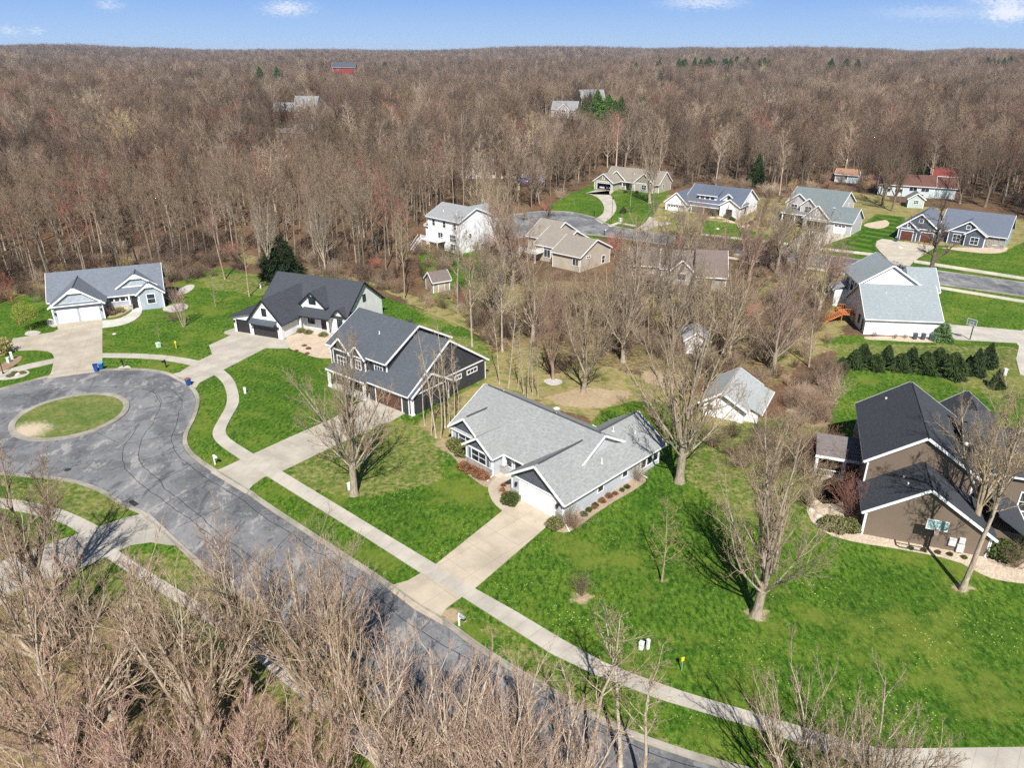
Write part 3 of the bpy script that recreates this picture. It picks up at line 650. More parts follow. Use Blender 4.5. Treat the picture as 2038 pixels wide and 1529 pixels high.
    def door(s,face,c,a,z=.15,w=.95,h=2.1,mat=None):
        F=s._face(face,c); m=MB(); s._fb(m,F,a-w/2,a+w/2,.004,.04,z,z+h); d=m.build('door',mat or plain((.03,.03,.035)),s.o)
        f=MB(); t=.11
        s._fb(f,F,a-w/2-t,a-w/2,.003,.07,z,z+h+t); s._fb(f,F,a+w/2,a+w/2+t,.003,.07,z,z+h+t); s._fb(f,F,a-w/2,a+w/2,.003,.07,z+h,z+h+t); f.build('frame',s.trim,d)
        k=MB(); p=F(a+w*.38,.07,z+1.0); k.lathe([(.0,-.04),(.045,-.02),(.045,.02),(0,.04)],p,8); k.build('handle',plain((.6,.55,.4),.3,.8),d)
        return d
    def col(s,x,y,z0,z1,w=.24,base=None):
        m=MB().box(x-w/2,x+w/2,y-w/2,y+w/2,z0,z1); m.box(x-w*.72,x+w*.72,y-w*.72,y+w*.72,z1-.14,z1-.02); m.box(x-w*.72,x+w*.72,y-w*.72,y+w*.72,z0,z0+.16)
        o=m.build('column',s.trim,s.o)
        if base:
            q=MB().box(x-.3,x+.3,y-.3,y+.3,z0,z0+.9); q.box(x-.34,x+.34,y-.34,y+.34,z0+.9,z0+.97); q.build('pedestal',base,o)
    def pipe(s,x,y,z,h=.55,r=.07,mat=None):
        MB().tube([(x,y,z-.3),(x,y,z+h)],r,8).lathe([(r*2.2,0),(r*1.2,.12)],(x,y,z-.04),8).build('vent_pipe',mat or paint((.7,.7,.68)),s.o)
    def lamp(s,face,c,a,z=1.9):
        F=s._face(face,c); m=MB(); s._fb(m,F,a-.07,a+.07,.003,.05,z,z+.22); s._fb(m,F,a-.1,a+.1,.08,.28,z-.15,z+.17); s._fb(m,F,a-.13,a+.13,.05,.31,z+.171,z+.22); m.build('wall_lantern',plain((.02,.02,.022)),s.o)
    def spout(s,x,y,z,dx=0,dy=0,run=1.2):
        m=MB().bar((x,y,z),(x,y,.25),.09); 
        if dx or dy: m.bar((x,y,.24),(x+dx*run,y+dy*run,.1),.09)
        m.build('downspout',s.trim,s.o)
    def rail(s,p,q,z0=.0,h=1.0,mat=None,n=None,name='railing'):
        p=Vector(p);q=Vector(q); L=(q-p).length; n=n or max(3,int(L/.16)); m=MB(); up=Vector((0,0,1))
        m.bar(p+up*h,q+up*h,.09,.06); m.bar(p+up*.12,q+up*.12,.06,.05)
        for i in range(n+1):
            a=p+(q-p)*i/n; w=.1 if i in (0,n) else .035; m.bar(a+up*.0,a+up*(h+(.1 if w>.05 else -.02)),w)
        m.build(name,mat or s.trim,s.o)
    def done(s,wn='wall',rn='roof'):
        w=s.W.build(wn,s.wall,s.o) if s.W.v else None
        if s.Rf.v:
            r=s.Rf.build(rn,s.roof,s.o)
            for q in s.RV: q.build('ridge_vent',plain((.07,.07,.075),.9),r)
        if s.T.v: s.T.build('trim',s.trim,s.o)
        for q in s.Gb: q.build('gable_cladding',s.gable,s.o)
        return s
# ============ light grey ranch, the house nearest the street
GREYW=siding((.50,.53,.57)); DKG=shake((.10,.115,.14)); LROOF=shingle((.262,.275,.272))
h=House('ranch_house','light grey ranch house with dark gables and white double garage door, nearest the street','house',(5.1,61.8),-45,GREYW,LROOF,gable=DKG)
h.wing(-20,-2,2.9,14,2.7,'x',5.95,vent=1,oe=.45,fascia=(1,1))
h.wing(-7.25,0,0,16.6,2.65,'y',5.1,vent=1,gb='a',oe=.45,orr=.45)
h.wing(-19.9,-14.9,2.55,8.6,2.72,'y',4.5,vent=1,gb='a',ends=(1,0),oe=.3,fascia=(0,1))
h.wing(-15.6,-11.3,1.0,7.4,2.62,'y',4.1,vent=0,gb='a',ends=(1,0),oe=.3)
h.done()
h.gdoor('f',0,-3.55,4.88,2.14)
for a in (-6.45,-.65): h.lamp('f',0,a,1.75)
SV=stone((.36,.36,.35))
for b in ((-15.64,-11.26,.93,.998,0,.95),(-7.29,-6.1,-.07,-.002,0,.95),(-.98,.04,-.07,-.002,0,.95)): MB().box(*b).build('stone_veneer',SV,h.o)
MB().box(-15.66,-11.24,.9,.997,.951,1.02).build('stone_sill',paint((.55,.55,.53)),h.o)
BL=plain((.12,.14,.18),.6)
h.win('f',1.0,-13.45,1.05,2.3,1.35,2,2,shut=BL); h.win('f',2.55,-17.4,1.05,2.3,1.35,2,2,shut=BL)
h.win('r',0,5.9,1.05,.85,1.35,1,2); h.win('r',0,10.1,1.05,.85,1.35,1,2)
for a in (13.5,14.65,15.8): h.win('r',0,a,.7,.92,1.75,1,1)
h.win('l',-15.6,2.0,1.05,.8,1.3)
h.door('f',2.9,-9.1,mat=plain((.03,.035,.045))); h.win('f',2.9,-10.5,.9,.8,1.5)
MB().box(-11.25,-7.3,1.2,2.86,.02,.15).build('porch_slab',concrete((.42,.38,.31),0,0),h.o)
h.col(-10.9,2.45,.15,2.5,.28,SV); h.col(-7.75,2.45,.15,2.5,.28,SV)
h.pipe(-3.0,11.6,4.9); h.pipe(-1.0,7.2,3.5); h.pipe(-17.2,8.6,5.8,.45); h.pipe(-1.9,14.2,4.1,.3)
h.spout(.07,.05,2.5,.9,-.5,1.6); h.spout(.07,12.9,2.5,1,0,1.0); h.spout(-11.2,1.0,2.45,.2,-1,1.1)
d=MB().lathe([(.05,0),(.3,.08),(.38,.2),(.36,.2),(.28,.1),(.0,.03)],(0,0,.55),16).tube([(0,0,-.25),(0,0,.6)],.035,6)
d=d.build('satellite_dish',paint((.6,.6,.6)),h.o); d.location=(-9.6,9.6,5.35)
h.rail((-9.6,16.4,.4),(-6.9,16.4,.4),h=1.0); MB().box(-9.8,-7.3,14.05,16.5,.28,.4).build('deck',paint((.7,.7,.68)),h.o)
# ============ white farmhouse with black garage doors
BK=paint((.018,.02,.022),.45); DROOF=shingle((.056,.062,.074)); WBB=batten((.82,.82,.82))
h=House('farmhouse','white board-and-batten house with dark roof, black trim and black garage doors','house',(-27.3,115.6),-22,WBB,DROOF,trim=BK)
h.wing(-17.2,0,0,11,3.15,'x',7.35,oe=.45,corner=0)
h.wing(-14.6,-8.5,-6.2,5.2,2.95,'y',6.35,ends=(1,0),corner=0)
h.wing(-9.2,-4.2,.15,7.0,4.15,'y',6.35,ends=(1,0),z0=3.2,oe=.25,corner=0)
h.wing(-2.4,0,-.35,3.0,3.1,'y',4.2,ends=(1,0),oe=.2,corner=0)
h.W.box(-18.4,-14.62,-6.0,1.2,0,2.6); h.shed(-18.9,-14.4,-6.45,1.5,(2.62,3.7),'l')
h.W.extr([(-18.4,-6.0,2.6),(-14.62,-6.0,2.6),(-14.62,-6.0,3.6)],(0,7.2,0))
h.shed(-8.5,-2.35,-1.95,.3,(2.72,3.65),'f')
h.done()
BD=plain((.028,.026,.03),.35)
h.gdoor('f',-6.2,-11.75,4.6,2.2,BD,BK,4,1); h.gdoor('f',-6.0,-16.5,2.4,2.2,BD,BK)
aw=MB(); P=[(-14.3,-7.3,2.42),(-9.2,-7.3,2.42),(-9.2,-6.22,3.0),(-14.3,-6.22,3.0)]
aw.add(P+[(x,y,z+.06) for x,y,z in P],[(3,2,1,0),(4,5,6,7),(0,1,5,4),(1,2,6,5),(2,3,7,6),(3,0,4,7)])
for x in (-14.2,-11.75,-9.3): aw.bar((x,-6.25,2.3),(x,-7.2,2.42),.07)
aw.build('awning',metalroof((.09,.11,.13)),h.o)
h.win('f',-6.2,-11.6,3.75,.75,1.1,2,3,BK); h.win('f',.15,-6.7,4.45,1.2,1.1,3,2,BK); h.win('f',0,-7.2,1.0,1.1,1.3,2,3,BK); h.win('f',-.35,-1.2,.9,.9,1.5,2,3,BK)
h.door('f',0,-4.6,.2); h.win('r',0,5.5,4.2,.7,1.0,1,2,BK)
for x in (-8.2,-2.7): MB().box(x-.13,x+.13,-1.8,-1.54,0.1,2.7).build('column',MW,h.o)
MB().box(-8.5,-2.4,-1.9,-.02,.02,.16).build('porch_slab',concrete((.5,.47,.42),0,0),h.o)
for a in (-14.35,-9.05,-18.1): h.lamp('f',-6.2 if a>-15 else -6.0,a,1.9)
h.pipe(-12.6,8.2,5.9,.3,.14)
# ============ charcoal two-storey
CHW=siding((.045,.047,.052)); CHS=shake((.05,.052,.058)); BROOF=shingle((.085,.096,.112))
h=House('charcoal_house','charcoal two-storey house with white trim and a brown garage door','house',(-13.3,85.7),-38.5,CHW,BROOF,gable=CHS)
h.wing(-17,-5.4,1.4,13.4,5.65,'x',9.0,oe=.45)
h.wing(-7.6,0,0,15.2,3.0,'x',8.1,oe=.4,ends=(0,1),gb='b',gz=3.1)
h.wing(-4,.55,0.02,6.9,2.85,'x',4.9,oe=.35,ends=(0,1),gb='b',gz=2.9,fascia=(0,1))
h.wing(-15.3,-11.6,.5,5,5.6,'y',7.3,ends=(1,0),oe=.3,gb='a',fascia=(0,0)); h.wing(-11.9,-9.0,.8,4,5.3,'y',6.7,ends=(1,0),oe=.25,z0=2.9,gb='a',fascia=(0,0))
h.shed(-15.4,-7.4,-1.0,1.45,(2.75,3.5),'f')
h.done()
h.gdoor('f',0,-3.8,4.9,2.2,wood((.11,.05,.035)))
h.win('f',1.4,-7.0,3.9,1.5,1.35,3,2); h.win('f',.5,-13.5,3.3,1.8,1.3,3,2); h.win('f',.8,-10.4,3.5,1.0,1.2,2,2); h.win('f',1.4,-10.5,.8,1.2,1.5,2,2)
h.door('f',1.4,-8.4,.2,mat=wood((.12,.05,.03))); h.win('r',0,12.3,1.9,2.0,.5,3,1); h.win('r',0,9.4,1.9,1.2,.5,2,1)
for x in (-15.1,-11.0,-7.75): h.col(x,-.75,.1,2.7,.3)
h.col(.45,.15,.05,2.7,.32); MB().box(-15.3,-7.65,-.9,1.38,.02,.14).build('porch_slab',concrete((.42,.4,.36),0,0),h.o)
h.pipe(-10,4.6,7.6,.4,.07)
MB().lathe([(.28,0),(.34,.25),(.2,.35)],(0,0,0),10).build('roof_vent',plain((.05,.05,.055)),h.o).location=(-9.0,9.6,8.2)
# ============ blue-grey craftsman, far left
BGW=siding((.36,.40,.46)); PWRF=shingle((.145,.165,.195)); BSH=shake((.37,.42,.46))
h=House('craftsman_house','blue-grey one-storey house with two white garage doors on the turning circle','house',(-63.8,129.5),22,BGW,PWRF,gable=BSH)
h.wing(-18.2,0,1.2,10.4,3.2,'x',6.8,oe=.5)
h.wing(-17.4,-9.6,-2.7,6.5,3.15,'y',5.95,ends=(1,0),gb='a',vent=1,oe=.45,gz=3.5)
h.wing(-7.2,-1.0,1.9,7.5,4.1,'y',6.15,ends=(1,0),z0=3.3,oe=.35,vent=1,gb='a',gz=4.15)
h.wing(-4.0,0,0,5.5,3.15,'y',4.75,ends=(1,0),vent=0,oe=.4)
h.shed(-17.3,-9.7,-3.25,-2.72,(3.12,3.38),'f',.1)
h.done()
for a in (-15.2,-11.75): h.gdoor('f',-2.7,a,2.75,2.25)
for x,y,z,hw in ((-13.5,-3.1,5.95,1.15),(-4.1,1.5,6.15,1.0),(-2.0,-.4,4.75,.9)):
    m=MB(); m.extr([(x-hw,y,z-hw*.72),(x+hw,y,z-hw*.72),(x,y,z)],(0,.05,0))
    q=m.build('gable_bracket',MW,h.o)
    for k in (-.45,0,.45): MB().extr([(x+k*hw-.1,y-.012,z-hw*.62),(x+k*hw+.1,y-.012,z-hw*.62),(x+k*hw,y-.012,z-hw*.62+.22)],(0,.01,0)).build('cutout',plain((.16,.18,.2)),q)
for i in range(4): h.win('f',1.2,-8.6+i*.95,1.75,.72,.75,1,1)
h.win('f',0,-2.0,1.1,1.25,1.7,1,2); h.door('f',1.2,-4.75,.2,1.1,2.25,plain((.02,.02,.025)))
h.col(-5.6,.6,.1,3.0,.26,SV); h.col(-4.2,.6,.1,3.0,.2)
m=MB().box(-9.55,-5.5,1.1,1.196,0,.95); m.build('stone_veneer',stone((.5,.46,.4)),h.o)
for a in (-17.0,-9.95): h.lamp('f',-2.7,a,1.8)
MB().box(-5.5,-4.05,-.9,1.15,.02,.14).build('porch_slab',concrete((.55,.53,.48),0,0),h.o)
# ============ tall white house at the wood edge
GROOF=shingle((.27,.28,.285))
h=House('tall_white_house','tall white house with grey roof and raised back deck at the edge of the woods','house',(-12,167.9),-42,siding((.8,.81,.82)),GROOF)
h.wing(-10.6,0,0,10.6,7.5,'x',9.75,oe=.4)
h.wing(-13.2,-10.5,1.5,9,4.7,'x',6.6,ends=(1,0),oe=.3)
h.wing(-5.2,-.5,6,12.5,6.5,'y',9.6,ends=(0,1),oe=.3)
h.done()
for a in (-8.6,-5.0,-1.5): h.win('f',0,a,5.5,.9,1.35)
h.win('f',0,-6.4,2.6,1.6,1.5,2,1); h.win('f',0,-2.2,2.5,1.9,1.6,3,2); h.win('f',0,-2.2,.5,1.5,1.5,2,2); h.win('f',1.5,-11.8,2.9,.8,.9,2,1); h.win('r',0,3.4,3.3,.7,.9); h.win('r',0,7.8,.5,1.6,.6,2,1)
MB().box(-10.5,-4.6,-2.8,-.02,2.35,2.55).build('deck',paint((.72,.72,.72)),h.o)
for a,b in (((-10.4,-2.7,2.55),(-4.7,-2.7,2.55)),((-4.7,-2.7,2.55),(-4.7,-.1,2.55))): h.rail(a,b,h=.9)
for x in (-10.3,-7.5,-4.75): MB().box(x-.1,x+.1,-2.75,-2.55,0,2.35).build('deck_post',paint((.6,.55,.5)),h.o)
MB().box(-9.6,-5.2,-.1,-.01,.1,2.2).build('lower_panel',glass((.05,.03,.028)),h.o)  # plain dark glossy panel across the wall below the deck
st=MB(); 
for i in range(9): st.box(-11.6,-10.6,-2.7-i*.28,-2.42-i*.28,2.3-i*.255,2.36-i*.255)
st.bar((-11.6,-2.4,2.3),(-11.6,-5.1,0),.09,.25); st.bar((-10.6,-2.4,2.3),(-10.6,-5.1,0),.09,.25); st.bar((-11.6,-2.4,3.3),(-11.6,-5.1,1),.07); st.bar((-10.6,-2.4,3.3),(-10.6,-5.1,1),.07); st.build('stairs',paint((.72,.72,.72)),h.o)
h.pipe(-7.5,2.2,8.6,.4); h.pipe(-2.8,2.0,8.5,.4)
# ============ beige stepped house
TANR=shingle((.25,.225,.19)); BEI=siding((.47,.41,.33))
h=House('beige_house','beige house of three stepped gabled wings seen from behind, among bare trees','house',(14.4,152.7),-41,BEI,TANR)
h.wing(-7.4,0,0,11.2,3.4,'x',6.0,oe=.35); h.wing(-14.2,-7.3,2.4,13.6,3.6,'x',6.4,oe=.35); h.wing(-20.5,-14.1,7.4,18,3.6,'x',6.6,oe=.35)
h.done()
h.win('f',0,-1.2,1.3,1.5,1.3,2,1); h.win('r',0,2.9,2.6,1.4,.35,2,1); h.win('r',0,8.6,.4,1.1,1.6); h.win('f',2.4,-10.8,1.0,1.7,1.7,2,1)
MB().box(-16.5,-11.6,-.8,2.35,2.0,2.15).build('deck',paint((.6,.57,.53)),h.o); h.rail((-16.4,-.7,2.15),(-11.7,-.7,2.15),h=.95); h.rail((-11.7,-.7,2.15),(-11.7,2.3,2.15),h=.95)
for x in (-16.3,-14,-11.8): MB().box(x-.1,x+.1,-.75,-.55,0,2.0).build('deck_post',paint((.6,.55,.5)),h.o)
# ============ grey house among the trees, seen from behind
h=House('weathered_house','grey-brown house with a dark back deck, half hidden by tall bare trees','house',(41.7,139.2),-11,siding((.33,.29,.25)),shingle((.17,.135,.12)))
h.wing(-12.5,0,5.2,12,2.9,'x',5.6,oe=.4,ends=(1,0)); h.wing(-6,0,0,14.5,2.9,'x',6.2,ends=(0,1)); h.wing(-10.8,-6.1,3.0,10,2.8,'y',5.0,ends=(1,0),oe=.35)
h.wing(-19,-12.4,6,13.5,3.0,'x',5.6,ends=(1,0))
h.done(); h.win('f',0,-5.0,1.2,.9,.8,1,1); h.win('r',0,4,1.1,1.1,1.2); h.door('f',0,-3.1,.2,mat=wood((.1,.06,.04))); h.win('f',3.0,-8.4,1,1.6,1.3,2,1)
MB().box(-18.5,-12.0,1.5,5.95,1.0,1.15).build('deck',wood((.2,.15,.11)),h.o); h.rail((-18.4,1.6,1.15),(-12.1,1.6,1.15),h=.95,mat=wood((.25,.2,.15)))
# ============ tan house with the winding drive, garage standing open
TANW=siding((.40,.36,.30)); TSH=shake((.30,.26,.21))
h=House('tan_house','tan house with an open double garage at the top of the winding drive','house',(33.6,251.5),-38,TANW,shingle((.24,.215,.18)),gable=TSH)
h.wing(-6.6,.4,-1.0,7,2.9,'y',5.35,ends=(1,0),open=(-5.5,-.2,2.25),gb='a',gz=3.0,oe=.45)
h.wing(-6,14.2,5.4,14,2.9,'x',6.3,oe=.45); h.wing(-4.5,2.6,4.0,9,2.9,'y',5.9,ends=(1,0),oe=.4); h.wing(6.0,13,3.8,9.6,2.9,'y',5.9,ends=(1,0),oe=.45,gb='a')
h.shed(.5,6.1,3.2,5.5,(2.7,3.2),'f')
h.done()
h.win('f',-1.0,-3.1,3.55,.8,1.1,1,2); h.win('f',3.8,9.6,.9,1.7,1.4,2,2); h.win('f',5.4,2.6,.9,1.4,1.4,2,2); h.door('f',5.4,4.7,.15)
for x in (1.6,5.7): h.col(x,3.5,.1,2.65,.28,SV)
MB().box(-6.35,.15,-.75,6.7,.02,.06).build('garage_floor',concrete((.3,.28,.25),0,0),h.o)
fr=MB(); fr.box(-5.65,-5.5,-1.05,-1.003,.05,2.4); fr.box(-.2,-.05,-1.05,-1.003,.05,2.4); fr.box(-5.5,-.2,-1.05,-1.003,2.25,2.4); fr.build('garage_frame',MW,h.o)
h.win('r',14.2,8.4,1.1,1.0,1.2); h.pipe(4,7.0,5.0,.35); TANH=h
# ============ white house with solar shingles
h=House('solar_house','white house with slate-blue roof and a long shed dormer, gravel beds round its walls','house',(61.2,200.2),-37,batten((.8,.8,.8)),shingle((.105,.125,.165)))
zb=0; h.o.location.z=1.0
h.wing(-16,0,.6,13,3.7,'x',7.2,oe=.45,z0=-1.2); h.wing(-5.2,0,-.6,6,3.7,'y',5.3,ends=(1,0),oe=.4,z0=-1.2); h.wing(-5.9,-2.0,1.6,7,4.7,'y',6.3,ends=(1,0),oe=.3,z0=3.5)
h.wing(-21,-14.6,-1.5,9,3.0,'y',5.7,ends=(1,0),oe=.4,z0=-1.2)
h.W.box(-12.4,-7.3,1.3,6,3.9,5.35); h.shed(-12.8,-6.9,.95,6.2,(5.35,6.95),'f')
h.shed(-13.6,-5.3,-1.4,.9,(2.7,3.6),'f')
h.done()
for a in (-11.4,-9.9,-8.4): h.win('f',1.3,a,4.6,.75,.5,1,1,BK)
h.win('f',-.6,-2.6,.9,1.5,1.7,3,2,BK); h.win('f',.6,-9.2,.7,1.5,1.7,2,1,BK); h.win('f',1.6,-3.95,5.0,.55,.55,1,1,BK); h.door('f',.6,-6.4,.1,mat=wood((.25,.15,.09)))
h.win('r',0,4.2,1.3,.7,1.2,1,2,BK); h.win('r',0,4.4,-1.0,.9,1.3,1,2,BK); h.win('r',0,9.6,-1.0,.9,1.3,1,2,BK)
h.gdoor('f',-1.5,-17.8,4.8,2.2,MW,BK,4,1)
for x in (-13.3,-9.6): MB().box(x-.1,x+.1,-1.3,-1.1,-.2,2.7).build('column',MW,h.o)
# ============ grey two-storey with a three-car garage
GSD=siding((.46,.46,.46)); GNR=shingle((.155,.185,.19))
h=House('grey_two_storey_house','grey two-storey house with green-grey roof, one garage bay open and one closed','house',(91.3,192.9),-40,GSD,GNR,gable=shake((.36,.36,.36)))
h.wing(-19.4,-5.7,-1,10.6,5.3,'x',8.4,oe=.4); h.wing(-19.6,-13.4,-1.6,4,5.3,'y',7.7,ends=(1,0),oe=.4); h.wing(-15.5,-11.3,-2.6,3,5.0,'y',6.9,ends=(1,0),oe=.3,z0=2.6)
h.wing(-12.3,-5.7,-8.1,0,3.2,'y',6.4,ends=(1,0),open=(-11.4,-6.5,2.35),oe=.4,gb='a',gz=3.1); h.wing(-5.75,0,-8.3,-.1,3.2,'x',6.0,ends=(0,1),oe=.4)
h.shed(-19.8,-12.4,-4.6,-1.2,(2.7,3.5),'f')
h.done()
h.gdoor('f',-8.3,-2.9,2.75,2.3,MW,MW,4,1); h.win('f',-8.1,-9.0,3.9,.8,1.5,1,2); h.win('f',-2.6,-13.4,3.2,1.7,1.6,2,2); h.win('f',-1.6,-17.6,3.3,1.6,1.5,2,2); h.win('f',-1,-17,.7,1.8,1.5,3,2); h.door('f',-1,-14.3,.15,mat=wood((.12,.06,.04)))
h.win('r',-5.7,6,4.2,.8,1.2)
for x in (-19.4,-16,-12.6): h.col(x,-4.3,.05,2.7,.26,SV)
MB().box(-12.05,-5.95,-7.85,-.3,.02,.06).build('garage_floor',concrete((.3,.28,.25),0,0),h.o)
for b in ((-12.3,-11.42),(-6.48,-5.76)): MB().box(*b,-8.17,-8.102,0,1.0).build('stone_veneer',SV,h.o)
G2=h
# ============ slate-blue house with brown carriage doors
SBW=shake((.085,.11,.15))
h=House('slate_blue_house','slate-blue house with white-framed brown garage doors and steep gables','house',(116.3,172.4),-38,SBW,shingle((.125,.145,.185)),gable=shake((.09,.115,.15)))
h.wing(-14,0,.1,12.2,3.0,'x',6.9,oe=.45); h.wing(-22.6,-13.4,-3.6,8.5,3.0,'y',6.6,ends=(1,0),oe=.4,gb='a',gz=3.15); h.wing(-22.4,-18.2,-4.2,0,3.0,'y',4.7,ends=(1,0),oe=.3,gb='a',gz=3.05); h.wing(-11.9,-4.0,-.8,6,3.0,'y',5.7,ends=(1,0),oe=.4,gb='a',gz=3.1); h.wing(-8.2,-4.0,-1.5,3,2.9,'y',4.4,ends=(1,0),oe=.3)
h.done()
for a in (-20.4,-16.0): h.gdoor('f',-4.2 if a<-18 else -3.6,a,2.7,2.3,wood((.13,.045,.03)),MW)
h.win('f',-3.6,-18.0+.1,4.6,.8,.9,1,1); h.win('f',-4.2,-20.3,3.3,.6,.6,1,1,pane=paint((.75,.76,.78))); h.win('f',-.8,-8.0,3.9,.8,.8,1,1); h.win('f',.1,-1.9,.8,1.1,1.6); h.win('f',-.8,-10.0,.7,1.5,1.6,2,2); h.win('f',-1.5,-6.1,.6,1.6,1.6,2,2)
m=MB().box(-12,.04,-1.58,-1.502,0,.0001+1.0) if 0 else MB().box(-4.0,.02,.03,.098,0,2.2); m.build('stone_veneer',stone((.3,.28,.26)),h.o)
MB().box(.003,.06,.3,12.2,0,2.9).build('side_cladding',siding((.33,.42,.48)),h.o)
# ============ white house on the right, seen from behind
h=House('white_corner_house','white house with pale grey roofs and an orange wood stair, right of the thicket','house',(69.8,114.2),-7,siding((.8,.8,.81)),shingle((.245,.28,.295),.12))
h.wing(-11.3,.3,0,11.0,2.95,'x',6.95,oe=.35,rp=.5)
h.wing(-10.1,-.4,9.5,18.2,6.1,'y',9.3,oe=.4); h.wing(-.6,4.2,12.4,20,4.3,'x',7.3,ends=(0,1)); h.W.box(-12.4,-10.12,15.0,18.0,0,3.1); h.shed(-12.8,-10.11,14.7,18.3,(3.1,4.1),'l')
h.done()
for a in (11.3,13.4,16.2): h.win('l',-10.1,a,3.7 if a<14 else 3.9,.95,1.5,1,2,BK)
h.win('l',-11.3,3.2,1.0,.7,1.3,1,2,BK); h.win('l',-12.4,16.4,1.0,.7,1.2,1,2,BK); h.win('l',-10.1,12.2,.3,1.6,2.1,2,1,BK,name='patio_door'); h.door('l',-11.3,1.2,.2,.9,2.0)
h.pipe(-7.6,4.0,5.9,.35); h.pipe(-9.4,1.7,4.2,.35)
OR=wood((.48,.17,.06)); st=MB(); st.box(-14.2,-11.35,5.4,7.6,1.25,1.37)
for i in range(8): st.box(-15.6-.0-i*.27,-15.33-i*.27,5.5,7.2,1.2-i*.15,1.25-i*.15)
st=MB().box(-13.6,-11.35,5.2,8.2,1.5,1.62)
for i in range(9): st.box(-13.9-i*.28,-13.6-i*.28,5.3,6.7,1.45-i*.165,1.5-i*.165)
for y in (5.3,6.7):
    st.bar((-13.6,y,1.5),(-16.1,y,.05),.1,.24); st.bar((-13.6,y,2.5),(-16.1,y,1.05),.1,.07)
    for i in range(10): x=-13.6-2.5*i/9; z=1.5-1.45*i/9; st.bar((x,y,z),(x,y,z+1.0),.06)
for y in (5.25,8.15): 
    st.bar((-13.55,y,2.55),(-11.4,y,2.55),.1,.07)
    for i in range(8): x=-13.55+2.1*i/7; st.bar((x,y,1.6),(x,y,2.55),.05)
for x in (-13.5,-11.5):
    for y in (5.3,8.1): st.bar((x,y,0),(x,y,1.5),.12)
st.build('deck_stairs',OR,h.o)
# ============ brown house, right edge
BRW=siding((.175,.133,.10),.18,.05); BKR=shingle((.052,.057,.066))
h=House('brown_house','brown two-storey house with near-black roof and a hoop on its side lawn','house',(34.3,59.9),-20,BRW,BKR,gable=None)
h.wing(0,10.7,0,5.7,2.85,'y',6.2,rp=.455,oe=.38,ends=(1,0),h1=2.35)
h.wing(-.05,9.55,5.2,18.6,5.65,'y',8.95,rp=.49,oe=.38)
h.wing(9.4,24,7.2,17.5,5.5,'x',7.9,ends=(0,1)); h.wing(9.2,14.2,16,24,4.6,'y',6.6,ends=(0,1),oe=.3); h.W.box(10.72,13.6,1.6,7.2,0,2.2); h.shed(10.9,14.2,.5,7.3,(2.1,4.3),'r')
h.W.box(10.6,14,.9,6,4.5,5.2) if 0 else None
h.done()
for y in (9.8,13.4):
    m=MB(); m.box(9.0,12.6,y,y+.16,6.55,6.85); m.build('dormer_gutter',MW,h.o)
    MB().extr([(9.0,y+.16,6.9),(12.6,y+.16,6.9),(12.6,y+2.4,8.0),(9.0,y+2.4,8.0)],(0,0,-.12)).build('dormer_roof',BKR,h.o)
m=MB().box(9.2,12.5,10.1,12.0,5.9,6.75).box(9.2,12.5,13.7,15.6,5.9,6.75); m.build('dormer_wall',BRW,h.o)
h.win('f',7.2,14.9,1.6,1.1,2.0,1,2); h.win('f',7.2,18.4,1.6,1.1,2.0,1,2)
h.pipe(3.1,3.4,4.95,.4,.09); h.pipe(3.3,1.9,5.1,.4,.09); h.pipe(2.2,17.0,7.1,.5,.12)
h.spout(-.06,-.06,2.7); h.spout(10.76,-.06,2.2)
m=MB().box(7.4,8.0,-.22,-.02,.7,1.5).box(8.15,8.75,-.3,-.02,.2,1.0).box(8.2,8.7,-.24,-.02,1.15,1.7); m.build('meter_box',paint((.55,.56,.55)),h.o)
pw=MB(); pw.tube([(3.0+.0,-.9,.12),(3.3,-1.15,.12),(5.2,-1.15,.12),(5.5,-.9,.12)],.06,6); pw.tube([(3.0,-.9,.12),(3.0,-.05,.12)],.06,6); pw.tube([(5.5,-.9,.12),(5.5,-.05,.12)],.06,6); pw.bar((3.0,-.5,.12),(5.5,-.5,.12),.05); pw.bar((4.2,-.05,.12),(4.2,-1.15,.12),.05); pw.build('window_well_cover',plain((.05,.05,.05)),h.o)
# porch of the brown house
m=MB(); P=[(-4.5,9.8,2.65),(-.1,9.8,2.65),(-.1,13.6,3.5),(-4.5,13.6,3.5)]; m.add(P+[(x,y,z+.14) for x,y,z in P],[(3,2,1,0),(4,5,6,7),(0,1,5,4),(1,2,6,5),(2,3,7,6),(3,0,4,7)])
m.build('porch_roof',shingle((.17,.15,.145)),h.o); t=MB().box(-4.55,-.1,9.68,9.79,2.5,2.78); t.build('porch_beam',MW,h.o)
for x,y in ((-4.3,10.0),(-1.5,10.0),(-4.3,13.2)): h.col(x,y,.05,2.55,.3)
h.rail((-4.2,10,.1),(-1.6,10,.1),h=.9)
